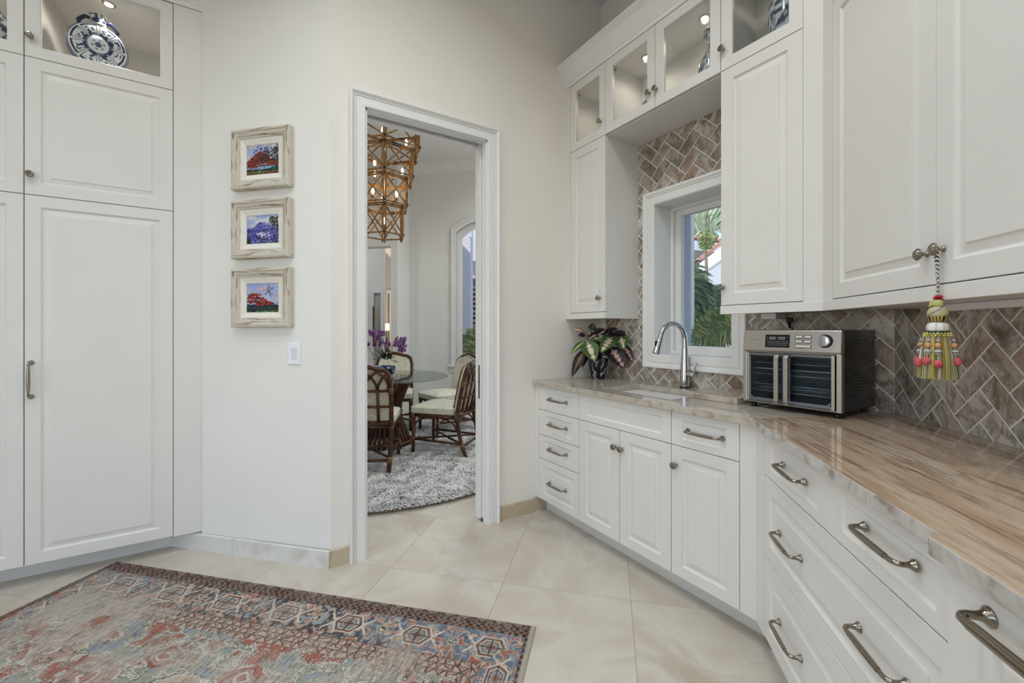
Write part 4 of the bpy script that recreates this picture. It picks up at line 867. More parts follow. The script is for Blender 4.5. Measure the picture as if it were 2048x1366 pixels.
IN = mat('oven_cavity', (120, 130, 140), .35, .8, c2=(108, 118, 128), scale=6)
mb = MB(); mb.box(.0101, .0112, .014, OD - .008, .030, .250); mb.box(OW - .0112, OW - .0101, .014, OD - .008, .030, .250); mb.box(.0112, OW - .0112, OD - .009, OD - .008, .030, .25); mb.build('cavity_lining', IN, ov)
mb = MB()
for z0, rows, cols_, y0 in ((.225, 7, 6, .05), (.085, 8, 7, .05)):
    for r in range(rows):
        for c in range(cols_):
            z = z0 + r * .0125; y = y0 + c * (.038 if cols_ == 6 else .034); mb.box(OW - .0042, OW - .0030, y, y + .020, z, z + .0045)
tag(mb.build('side_vents', BLACKM, ov, fix=False), None, None, kind='stuff')
# plug and outlet strip below the wall cabinets
pg = thing('power_plug', (0, 0, 0), 0, 'black power plug and cord hanging behind the toaster oven', 'plug')
pp = at(1582, 634, 2.09); MB().box(-.012, .012, -.014, .010, -.012, .012).build('plug_head', BLACKM, pg, bevel=.003).location = (2.255, pp.y, 1.300)
MB().tube([(2.255, pp.y, 1.290), (2.255, pp.y, 1.268), (2.256, pp.y - .001, 1.262)], [.009, .006, .004], 10).build('strain_relief', BLACKM, pg, smooth=True)
MB().tube([(2.256, pp.y, 1.268), (2.262, pp.y - .001, 1.2635), (2.280, pp.y - .002, 1.2615), (2.2895, pp.y, 1.245), (2.2905, pp.y + .01, 1.12)], .0035, 8).build('cord', BLACKM, pg, smooth=True)
pp = at(1532, 628, 2.1); tag(box('outlet_strip', PLAST, None, 2.20, 2.29, pp.y - .035, pp.y + .035, 1.306, 1.3335, bevel=.002), 'small white outlet strip under the corner wall cabinet', 'outlet')
lb = MB().box(.30, 1.05, .20, .245, 1.312, 1.3335).build('under_cabinet_light', PLAST, None, bevel=.003); lb.location = (OU[0], OU[1], 0); lb.rotation_euler = (0, 0, DIAG)
tag(lb, 'slim white light bar under the angled wall cabinet', 'light bar')

# ------------------------------------------------------------------ leaves
def leaf(name, parent, base, tip, width, kind, up=None, sag=.15, cup=.12, seed=0, m=None, nx=11, ny=19):
    b, t = Vector(base), Vector(tip); ax = t - b; Ln = ax.length; ax.normalize(); view = Vector(up) if up is not None else (Vector((0, 0, CAM_H)) - (b + t) / 2).normalized()
    sd_ = ax.cross(view); sd_ = sd_.normalized() if sd_.length > 1e-4 else ax.orthogonal(); nn = sd_.cross(ax).normalized(); g = np.random.default_rng(seed); jag = g.random(ny) * .25
    vs = []; cs = []
    for i in range(ny):
        f = i / (ny - 1); wv = width / 2 * (math.sin(PI * min(1, f ** .75 * 1.0)) ** .8) * (1 - .15 * f) + (.002 if f < .04 else 0)
        if f > .97: wv = .0005
        for k in range(nx):
            s = k / (nx - 1) * 2 - 1; vs.append(b + ax * (Ln * f) + sd_ * (wv * s) + nn * (sag * Ln * math.sin(PI * f) * .5 + cup * width * (abs(s) ** 1.5 - .5) * math.sin(PI * f)))
            q = abs(s); v = (.20 + jag[i] + .12 * math.sin(i * 1.9)) * (1 if .12 < f < .86 else .25) * (1 - .55 * abs(f - .4))
            G1, G2 = lin((40, 66, 32)), lin((84, 110, 52)); D1, D2 = lin((26, 18, 24)), lin((44, 26, 32))
            if kind == 'cream': c = lin((222, 206, 174)) if q < v else G1 * (1 - q) + G2 * q * .8 + G1 * .2
            elif kind == 'pink': c = lin((206, 160, 156)) if q < v else D1 + D2 * .4 * q
            elif kind == 'blush': c = lin((214, 168, 140)) if q < v + .35 else lin((60, 36, 26))
            elif kind == 'lime': c = lin((168, 186, 96)) if q < .25 else G2 if q < .75 else D1
            elif kind == 'red': c = lin((84, 34, 26)) if .1 < f < .6 and q < .6 else D1; c = lin((150, 110, 84)) if q < .06 else c
            elif kind == 'green': c = G1 * .8 if q > .1 else G2
            else: c = D1 * (1 + .5 * q) if q > .08 else lin((80, 62, 66))
            cs.append(c)
    fs = [(i * nx + k, i * nx + k + 1, (i + 1) * nx + k + 1, (i + 1) * nx + k) for i in range(ny - 1) for k in range(nx - 1)]
    return MB().add(vs, fs).build(name, m or VLEAF, parent, smooth=True, cols=cs, fix=False)
PD = 3.05; ppos = Vector((2.148, 2.252, ZC))
plant = thing('potted_plant', ppos, 0, 'dark variegated potted plant on the counter beside the doorway wall', 'plant')
POTM = mat('streaked_black_pot', (10, 11, 14), .12, c2=[(14, 15, 20), (30, 34, 46), (180, 190, 204), (24, 26, 32)], scale=34, stretch=(1, 1, .28), detail=2, contrast=(.44, .66), distort=.8)
MB().lathe([(.046, 0), (.048, .004), (.060, .06), (.070, .11), (.074, .145), (.070, .146), (.066, .13), (.02, .125)], 32).build('pot', POTM, plant, smooth=True, auto=.8)
MB().lathe([(.066, .126), (.03, .134), (.004, .136)], 20).build('soil', SOIL, plant, smooth=True)
LV = [(1, 400, 250, 130, 185, 95, 'blush', -.02), (2, 560, 215, 600, 62, 175, 'green', -.02), (3, 400, 455, 110, 725, 120, 'lime', -.06), (4, 400, 640, 140, 1205, 215, 'red', -.05), (5, 460, 450, 630, 890, 370, 'cream', -.10),
      (6, 1000, 350, 750, 690, 330, 'cream', -.11), (7, 1170, 340, 1240, 625, 290, 'cream', -.09), (8, 960, 590, 1255, 1035, 350, 'pink', -.10), (9, 1230, 540, 1440, 915, 190, 'pink', -.06), (10, 690, 300, 470, 420, 160, 'pink', -.05),
      (11, 820, 260, 1110, 180, 120, 'dark', .0), (12, 1000, 300, 1340, 300, 170, 'dark', -.01), (13, 600, 270, 850, 190, 130, 'dark', -.02), (14, 600, 420, 470, 230, 150, 'blush', -.03), (15, 510, 430, 770, 380, 90, 'lime', -.07),
      (16, 640, 480, 650, 800, 240, 'green', -.05), (17, 870, 620, 915, 810, 90, 'pink', -.06), (18, 420, 320, 270, 330, 110, 'dark', -.02), (19, 470, 690, 360, 1000, 130, 'dark', -.03), (20, 900, 330, 740, 300, 110, 'green', -.05),
      (21, 1040, 420, 1330, 560, 220, 'dark', -.03), (22, 720, 560, 600, 900, 210, 'dark', -.03), (23, 1000, 560, 820, 760, 190, 'dark', -.05), (24, 900, 420, 1010, 250, 150, 'dark', .02), (25, 1080, 700, 960, 900, 150, 'dark', -.02), (26, 800, 470, 560, 620, 160, 'green', -.02)]
stem = MB()
for k, x0, y0, x1, y1, wpx, kd, dz in LV:
    pb_ = at(1130 + x0 / 10.5, 640 + y0 / 10.5, PD + dz * .6); pt = at(1130 + x1 / 10.5, 640 + y1 / 10.5, PD + dz * 1.3)
    if k == 4: pt.z = max(pt.z, ZC + .004)
    o = leaf('leaf', plant, pb_ - ppos, pt - ppos, wpx / 10.5 * PD / F_PX, kd, up=((Vector((0, 0, CAM_H)) - pb_).normalized() + Vector((0, 0, .5))).normalized(), seed=k, sag=.22)
    stem.tube([Vector((0, 0, .13)), (pb_ - ppos) * .5 + Vector((0, 0, .10)), pb_ - ppos], [.0035, .003, .002], 6)
stem.build('stems', mat('dark_stem', (52, 40, 34), .5, c2=(64, 60, 40), scale=30), plant, smooth=True)

# ------------------------------------------------------------------ tassel hanging from the cabinet knob
tp = local(u4, .6365, -.0135, 0)
ts = thing('decorative_tassel', (tp.x, tp.y, 1.125), DIAG, 'colourful beaded tassel hanging by a striped cord from a cabinet knob', 'tassel'); ts.scale = (.77, .77, 1)
def striped_tube(path, r, name, cA, cB, pitch, parent=ts, n=12, per=6):
    P = [Vector(p) for p in path]; pts = [P[0]]
    for i in range(len(P) - 1):
        for k in range(1, per + 1): pts.append(P[i].lerp(P[i + 1], k / per))
    mb = MB().tube(pts, [r * (1 + .08 * math.sin(i * 1.3)) for i in range(len(pts))], n, cap=False); cs = []; acc = 0
    for i, p in enumerate(pts):
        if i: acc += (p - pts[i - 1]).length
        for k in range(n): cs.append(cA if ((acc / pitch + k / n) % 1) < .5 else cB)
    return mb.build(name, VCOL, parent, smooth=True, cols=cs)
KB, KW = lin((16, 16, 18)), lin((226, 222, 214))
zk = 1.461 - 1.125
striped_tube([(-.003, .004, zk + .003), (.001, -.001, zk + .0065), (.005, -.004, zk + .001), (.003, -.003, zk - .02), (.0015, -.001, .30), (.0, 0, .26), (0, 0, .213)], .0036, 'cord', KB, KW, .011, per=14)
striped_tube([(.003, .004, zk + .003), (.000, -.006, zk + .006), (-.004, -.006, zk - .006), (-.003, -.003, zk - .03), (-.001, -.002, .29), (.001, -.001, .215)], .0032, 'cord', KB, KW, .011, per=14)
def blob(name, c, prof, cf=None, n=36, parent=ts, off=(0, 0, 0), sub=5):
    P = []
    for i in range(len(prof) - 1):
        for k in range(sub): f = k / sub; P.append((prof[i][0] * (1 - f) + prof[i + 1][0] * f, prof[i][1] * (1 - f) + prof[i + 1][1] * f))
    P.append(prof[-1]); cs = [(cf(i / (len(P) - 1), k / n) if cf else np.array(lin(c))) for i in range(len(P)) for k in range(n)]
    return MB().lathe(P, n, 'z', off).build(name, VGLOSS, parent, smooth=True, cols=cs)
RED, LIME, PNK = lin((160, 36, 40)), lin((186, 186, 122)), lin((204, 92, 102))
fb_ = MB()
for k in range(9): q = k * 2.4; rr_ = .0085 if k else 0; fb_.tube([(rr_ * math.cos(q), rr_ * math.sin(q), .203 + .004 * (k % 3)), (rr_ * .6 * math.cos(q + .6), rr_ * .6 * math.sin(q + .6), .213)], [.0055, .002], 8)
fb_.build('flower_bead', VGLOSS, ts, smooth=True, cols=[RED * (1 + .3 * (i % 3)) for i in range(len(fb_.v))])
lf_ = leaf('petal', ts, (-.012, -.004, .203), (-.028, -.008, .186), .014, 'lime', up=(0, -1, 0), ny=9, nx=5); 
for d in lf_.data.color_attributes['Col'].data: d.color = (*lin((206, 188, 110)), 1)
blob('green_bead', None, [(.008, .204), (.014, .200), (.0155, .194), (.014, .188), (.009, .186)], lambda a, b: LIME)
def marble(a, b):
    v = math.sin(b * 2 * PI * 3 + a * 7); return lin((110, 124, 104)) if v > .8 else lin((206, 176, 140)) if v > .35 else lin((196, 188, 120)) if v < -.75 else lin((186, 180, 164)) if v > -.3 else lin((160, 160, 140))
blob('marbled_bead', None, [(.010, .187), (.020, .183), (.0265, .175), (.0275, .167), (.026, .161)], marble)
blob('striped_cup', None, [(.0265, .1612), (.0255, .157), (.021, .149), (.015, .146)], lambda a, b: KB if (b * 16) % 1 < .52 else lin((206, 186, 96)))
blob('ribbed_bead', None, [(.017, .1458), (.026, .142), (.0295, .134), (.0295, .127), (.0275, .123)], lambda a, b: lin((190, 188, 176)) if (b * 8) % 1 < .12 else lin((232, 230, 222)))
blob('dark_band', None, [(.0300, .1232), (.0305, .121), (.0300, .119)], lambda a, b: KB if (b * 12) % 1 > .15 else lin((60, 100, 90)))
bm_ = MB()
for row, (rr_, z) in enumerate(((.033, .1165), (.0355, .1115))):
    for k in range(22): q = 2 * PI * (k + row * .5) / 22; bm_.lathe([(.001, -.003), (.0036, -.0012), (.0036, .0012), (.001, .003)], 6, 'z', (rr_ * math.cos(q), rr_ * math.sin(q), z))
tag(bm_.build('braid', VCOL, ts, smooth=True, cols=[lin((206, 190, 110)) * (.7 + .5 * ((i // 24) % 3) / 2) for i in range(len(bm_.v))]), None, None, kind='stuff')
sk_ = MB(); scs = []; SKC = [lin((186, 174, 96)), lin((204, 192, 130)), lin((158, 146, 70)), lin((196, 198, 188)), lin((206, 196, 172)), lin((146, 136, 72))]
r5 = random.Random(5)
for k in range(520):
    q = r5.uniform(0, 2 * PI); r0 = .034 * math.sqrt(r5.uniform(.5, 1)); r1 = r0 * r5.uniform(1.25, 1.62); ci = (int((q / (2 * PI) * 42 + r5.uniform(-.5, .5))) * 5) % 6; c = SKC[ci] * r5.uniform(.75, 1.15)
    a0 = len(sk_.v); sk_.tube([(r0 * math.cos(q), r0 * math.sin(q), .112), ((r0 * .4 + r1 * .6) * math.cos(q + .03), (r0 * .4 + r1 * .6) * math.sin(q + .03), .055), (r1 * math.cos(q), r1 * math.sin(q), r5.uniform(-.003, .004))], [.0011, .0012, .0009], 3, cap=False); scs += [c] * (len(sk_.v) - a0)
tag(sk_.build('fringe', VCOL, ts, cols=scs, fix=False), None, None, kind='stuff')
for q in (-2.2, -1.75, -1.15, -.55, .6, 1.6, 2.6, -2.8):
    ux, uy = math.cos(q), math.sin(q); big = q in (-2.2, -.55, -2.8, .6, 2.6, -1.15)
    striped_tube([(ux * .035, uy * .035, .110), (ux * .043, uy * .043, .085), (ux * .047, uy * .047, .036)], .0030 if not big else .0014, 'drop_cord', KB, KW, .009, n=8)
    if big:
        for z, rr_, cf in ((.099, .0050, lambda a, b: lin((196, 160, 168))), (.0865, .0082, lambda a, b: lin((222, 158, 110)) * (1.05 - .2 * ((b * 10) % 1 < .3))), (.069, .0100, lambda a, b: KB if (a * 6) % 1 < .5 else KW)):
            o_x = .0395 + (.11 - z) * .11; blob('bead', None, [(rr_ * .3, -rr_ * .8), (rr_ * .85, -rr_ * .45), (rr_, 0), (rr_ * .85, rr_ * .45), (rr_ * .3, rr_ * .8)], cf, 16, ts).location = (ux * o_x, uy * o_x, z)
    kb = MB(); kc = []
    for j in range(10):
        f, tq = j / 10 * 2 * PI, r5.uniform(0, 2 * PI); a0 = len(kb.v); nrm = Vector((math.cos(f) * math.sin(tq), math.sin(f) * math.sin(tq), math.cos(tq))); e1 = nrm.orthogonal().normalized(); e2_ = nrm.cross(e1)
        kb.tube([e1 * (.0085 * math.cos(x * PI / 4)) + e2_ * (.0085 * math.sin(x * PI / 4)) for x in range(8)], .0032, 6, closed=True); kc += [PNK * (.75 + .06 * j)] * (len(kb.v) - a0)
    kb.build('rope_knot', VCOL, ts, smooth=True, cols=kc).location = (ux * .0495, uy * .0495, .0455 - (.006 if q in (-1.75, -.55) else 0))

# ------------------------------------------------------------------ dining room shell
WN = 8.475 / R2; WO = 7.955 / R2          # distance of the angled window wall and of the opening wall
def dw(a, off, z=0): return Vector(((a + off) / R2, (off - a) / R2, z))
a_c = (2.141 - 6.334) / R2                # where the window wall starts
GA0, GA1, GS, GR = -2.215, -1.30, .735, 2.70   # dining window: left, right, sill, spring
wda = root('wall_dining_window', label='angled dining room wall with the arched window')
def dwbox(name, m, a0, a1, z0, z1, o0=0, o1=.25, base=WN): 
    q = [dw(a0, base + o0), dw(a1, base + o0), dw(a1, base + o1), dw(a0, base + o1)]
    return MB().slab([(p.x, p.y) for p in q], z0, z1).build(name, m, wda)
dwbox('wall_panel', WALLD, a_c, GA0, 0, CEILZ); dwbox('wall_panel', WALLD, GA1, -1.15, 0, CEILZ); dwbox('wall_panel', WALLD, GA0, GA1, 0, GS)
def archz(a): c = (GA0 + GA1) / 2; hw = (GA1 - GA0) / 2; rise = .17; Rr = (hw * hw + rise * rise) / (2 * rise); return GR + rise - Rr + math.sqrt(max(0, Rr * Rr - (a - c) ** 2))
n = 20; mb = MB()
for k in range(n):
    a0, a1 = GA0 + (GA1 - GA0) * k / n, GA0 + (GA1 - GA0) * (k + 1) / n; P = []
    for off in (0, .25):
        P += [dw(a0, WN + off, archz(a0)), dw(a1, WN + off, archz(a1)), dw(a1, WN + off, CEILZ), dw(a0, WN + off, CEILZ)]
    mb.add(P, [(0, 1, 2, 3), (7, 6, 5, 4), (0, 4, 5, 1)])
mb.build('arch_panel', WALLD, wda, fix=False)
w2 = root('window_2', label='tall arched dining room window with white casing')
def archband(name, o_in, o_out, y0, y1, m):
    pts = [GA0] + [GA0 + (GA1 - GA0) * k / 24 for k in range(25)] + [GA1]; mb = MB(); rings = []
    c = (GA0 + GA1) / 2; hw = (GA1 - GA0) / 2
    for i, a in enumerate(pts):
        if i == 0: z, s_, up = GS, -1, 0
        elif i == len(pts) - 1: z, s_, up = GS, 1, 0
        else: z, s_, up = archz(a), (a - c) / hw, 1
        def P(o, y):
            return tuple(dw(a + s_ * o, WN + y, z + up * o * 1.0))
        rings.append([P(o_in, y0), P(o_out, y0), P(o_out, y1), P(o_in, y1)])
    return mb.rings(rings).build(name, m, w2)
archband('casing', -.01, .055, -.02, .0, TRIM); archband('casing_bead', .035, .062, -.032, -.019, TRIM); archband('sash', -.055, -.005, .03, .08, TRIM); archband('sash_bead', -.085, -.055, .045, .065, TRIM)
gl = MB(); pts = [GA0 + (GA1 - GA0) * k / 24 for k in range(25)]
poly = [dw(GA0, WN + .056, GS)] + [dw(a, WN + .056, archz(a)) for a in pts] + [dw(GA1, WN + .056, GS)]; gl.add(poly, [tuple(range(len(poly)))]); gl.build('glass_pane', GLASS, w2, fix=False)
q = [dw(GA0 - .11, WN - .05), dw(GA1 + .11, WN - .05), dw(GA1 + .11, WN + .08), dw(GA0 - .11, WN + .08)]; MB().slab([(p.x, p.y) for p in q], GS - .03, GS).build('sill', TRIM, w2, bevel=.004)
q = [dw(GA0 - .08, WN - .022), dw(GA1 + .08, WN - .022), dw(GA1 + .08, WN), dw(GA0 - .08, WN)]; MB().slab([(p.x, p.y) for p in q], GS - .10, GS - .03).build('apron', TRIM, w2)
# opening wall in front of it, with the passage to the hall
a_o = (1.8826 - 6.072) / R2; wob = root('wall_dining_opening', label='dining room wall with the tall opening to the lit hall')
def obox(a0, a1, z0, z1):
    q = [dw(a0, WO), dw(a1, WO), dw(a1, WO + .16), dw(a0, WO + .16)]; return MB().slab([(p.x, p.y) for p in q], z0, z1).build('wall_panel', TRIM if False else WALLP, wob)
a_j = a_o - .105; OH = 2.47
obox(a_j, a_o, 0, CEILZ); obox(a_j - 1.5, a_j, OH, CEILZ); obox(a_j - 3.2, a_j - 1.5, 0, CEILZ)
q = [dw(a_o - .12, WO + .16), dw(a_o, WO + .16), dw(a_o, WN + .25), dw(a_o - .12, WN + .25)]
struct('wall_dining_return', MB().slab([(p.x, p.y) for p in q], 0, CEILZ).build('wall_dining_return', WALLD), 'shadowed return beside the opening to the hall')
struct('wall_dining_right', MB().box(3.42, 3.52, 2.5, 5.05, 0, CEILZ).build('wall_dining_right', WALLD), 'right wall of the dining room')
struct('wall_dining_left', MB().box(-1.2, -1.1, 3.85, 10.2, 0, CEILZ).build('wall_dining_left', WALLD), 'left wall of the dining room')
CRD = [(0, CEILZ - .16), (.012, CEILZ - .16), (.016, CEILZ - .14), (.03, CEILZ - .12), (.07, CEILZ - .05), (.085, CEILZ - .045), (.09, CEILZ - .03), (.10, CEILZ), (0, CEILZ)]
e0, e1 = dw(a_c - .1, WN), dw(-1.16, WN); struct('trim_3', sweep('trim_3', [(e1.x, e1.y), (e0.x, e0.y)][::-1], CRD, TRIM), 'crown moulding along the dining room window wall')

# ------------------------------------------------------------------ hall beyond the opening
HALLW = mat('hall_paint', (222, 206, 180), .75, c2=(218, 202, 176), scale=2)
def hp(u, v, d): return at(u, v, d)
def facing(name, m, u0, u1, z0, z1, d, t=.05, parent=None):
    A, B = at(u0, 660, d), at(u1, 660, d); n_ = Vector((CS, CC, 0)) * t
    return MB().slab([(A.x, A.y), (B.x, B.y), (B.x + n_.x, B.y + n_.y), (A.x + n_.x, A.y + n_.y)], z0, z1).build(name, m, parent)
hw_ = root('wall_hall', label='far walls of the hall seen through the opening')
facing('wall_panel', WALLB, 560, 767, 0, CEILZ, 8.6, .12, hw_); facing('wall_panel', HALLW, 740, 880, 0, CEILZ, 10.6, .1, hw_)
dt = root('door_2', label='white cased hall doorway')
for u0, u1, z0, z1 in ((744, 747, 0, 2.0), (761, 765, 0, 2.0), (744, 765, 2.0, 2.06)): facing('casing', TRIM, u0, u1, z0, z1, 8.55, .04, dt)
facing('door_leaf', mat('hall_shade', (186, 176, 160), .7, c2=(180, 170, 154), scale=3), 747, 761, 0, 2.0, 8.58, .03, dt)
WD = mat('dark_wood', (82, 54, 34), .4, c2=(64, 40, 24), scale=12)
mr = thing('hall_mirror', at(747, 650, 8.4) * Vector((1, 1, 0)) if False else (0, 0, 0), 0, 'tall dark wooden frame in the hall behind the orchids', 'frame')
facing('frame_side', WD, 745.3, 747.6, .95, 1.72, 8.45, .03, mr); facing('frame_foot', WD, 745.3, 751, .93, 1.04, 8.43, .04, mr)
dr3 = root('door_3', label='lit hall doorway beside the lamp')
for u0, u1 in ((773.2, 775), (779, 784)): facing('casing', TRIM, u0, u1, 0, 2.15, 10.5, .06, dr3)
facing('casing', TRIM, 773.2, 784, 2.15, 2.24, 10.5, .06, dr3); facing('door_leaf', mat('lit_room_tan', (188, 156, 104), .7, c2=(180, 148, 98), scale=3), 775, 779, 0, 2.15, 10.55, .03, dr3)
lp = at(773, 660, 9.6); lt = thing('table_lamp', (lp.x, lp.y, 0), 0, 'glowing drum table lamp in the hall beyond the dining room', 'lamp')
MB().lathe([(.062, 1.245), (.062, 1.40)], 24).build('shade', SHADE, lt, smooth=True, auto=.5)
MB().lathe([(.05, .80), (.05, .82), (.018, .86), (.03, .98), (.014, 1.12), (.008, 1.30)], 16).build('base', WD, lt, smooth=True)
lamp('table_lamp_glow', 'POINT', (lp.x - .02, lp.y - .2, 1.5), (0, 0, 0), 22, .1, (1, .72, .40))
cn = thing('console_table', (lp.x, lp.y, 0), -YAW, 'brown wooden console under the hall lamp', 'table')
box('top', WD, cn, -.35, .35, -.18, .18, .765, .80); 
for x in (-.32, .32):
    for y in (-.15, .15): box('leg', WD, cn, x - .02, x + .02, y - .02, y + .02, 0, .765)

# ------------------------------------------------------------------ round shag rug
TC = Vector((1.29, 4.58, 0)); RR = 1.60; RC = Vector((1.24, 4.48, 0))
dr_ = thing('round_shag_rug', (RC.x, RC.y, 0), 0, 'round white shag rug under the dining table', 'rug')
MB().lathe([(RR, 0), (RR, .010), (RR - .02, .014), (.5, .014)], 96).build('backing', SHAGB, dr_, smooth=True)
g = np.random.default_rng(3); NB = 150000; ang = g.uniform(0, 2 * PI, NB); rad = (RR + .01) * np.sqrt(g.uniform(0, 1, NB)); X = RC.x + rad * np.cos(ang); Y = RC.y + rad * np.sin(ang)
dd = X * CS + Y * CC; uu = 1024 + F_PX * (X * CC - Y * CS) / dd; keep = (uu > 700) & (uu < 985) & (g.uniform(0, 1, NB) < np.clip(9.5 / dd ** 1.3, .3, 1)); X, Y, rad, ang = X[keep], Y[keep], rad[keep], ang[keep]; nb = len(X)
clump = (np.sin(X * 23 + np.sin(Y * 17) * 2) + np.sin(Y * 29 + np.sin(X * 19) * 2)) * .5; la = clump * 2.4 + g.uniform(-.7, .7, nb); edge = rad > RR - .05; la = np.where(edge, ang + g.uniform(-.8, .8, nb), la)
Ln = g.uniform(.045, .075, nb); lean = g.uniform(.45, 1.0, nb); wdt = g.uniform(.0030, .0055, nb); dx, dy = np.cos(la), np.sin(la); sx, sy = -dy, dx
lx, ly = X - RC.x, Y - RC.y; z0 = np.full(nb, .012)
P0a = np.stack([lx - sx * wdt, ly - sy * wdt, z0], -1); P0b = np.stack([lx + sx * wdt, ly + sy * wdt, z0], -1); h1 = Ln * .60 * (1.25 - lean * .6)
mx, my = lx + dx * Ln * .35 * lean, ly + dy * Ln * .35 * lean; P1a = np.stack([mx - sx * wdt, my - sy * wdt, .012 + h1 * .8], -1); P1b = np.stack([mx + sx * wdt, my + sy * wdt, .012 + h1 * .8], -1)
P2 = np.stack([lx + dx * Ln * .85 * lean, ly + dy * Ln * .85 * lean, .012 + h1 * (1.15 - .5 * lean)], -1)
V = np.stack([P0a, P0b, P1b, P1a, P2], 1).reshape(-1, 3); i5 = np.arange(nb) * 5
mb = MB(); mb.v = V.tolist(); mb.f = np.stack([i5, i5 + 1, i5 + 2, i5 + 3], -1).tolist() + np.stack([i5 + 3, i5 + 2, i5 + 4], -1).tolist()
tone = np.clip(.5 + .5 * np.sin(X * 7 + 2 * np.sin(Y * 5)) * np.sin(Y * 9), 0, 1)[:, None] * .12; c = lin((244, 241, 237)) * (1 - tone) + lin((220, 214, 210)) * tone; c = c * g.uniform(.78, 1.06, (nb, 1)); rt_ = (g.uniform(0, 1, nb) < .04)[:, None]; c = np.where(rt_, lin((150, 116, 86)), c); c5 = np.repeat(c, 5, 0); c5[0::5] *= .55; c5[1::5] *= .55  # blade roots darkened to paint the shade between tufts
tag(mb.build('pile', SHAGM, dr_, cols=c5, fix=False), None, None, kind='stuff')

# ------------------------------------------------------------------ glass table on a rattan drum base
tb_ = thing('dining_table', (TC.x, TC.y, .02), 0, 'round glass dining table on a flared rattan base', 'table')
MB().lathe([(.40, .728), (.655, .728), (.662, .732), (.662, .737), (.655, .741), (.40, .741)], 96).build('glass_top', TGLASS, tb_, smooth=True, auto=.5)
for k in range(30):
    q = 2 * PI * k / 30; pa = []
    for z, r in ((.0, .27), (.10, .235), (.25, .175), (.36, .15), (.48, .165), (.60, .215), (.70, .27), (.727, .285)): pa.append((r * math.cos(q), r * math.sin(q), z))
    if k == 0: cm = MB().tube([(p[0], 0, p[2]) for p in pa], .0165, 8).build('cane', RATT, tb_, smooth=True)
    else: o = cm.copy(); COL.objects.link(o); o.parent = tb_; o.rotation_euler = (0, 0, q)
for z, r in ((.36, .157), (.06, .252)): MB().tube([(r * 1.09 * math.cos(2 * PI * k / 40), r * 1.09 * math.sin(2 * PI * k / 40), z) for k in range(40)], .012, 8, closed=True).build('binding_ring', WRAP, tb_, smooth=True)

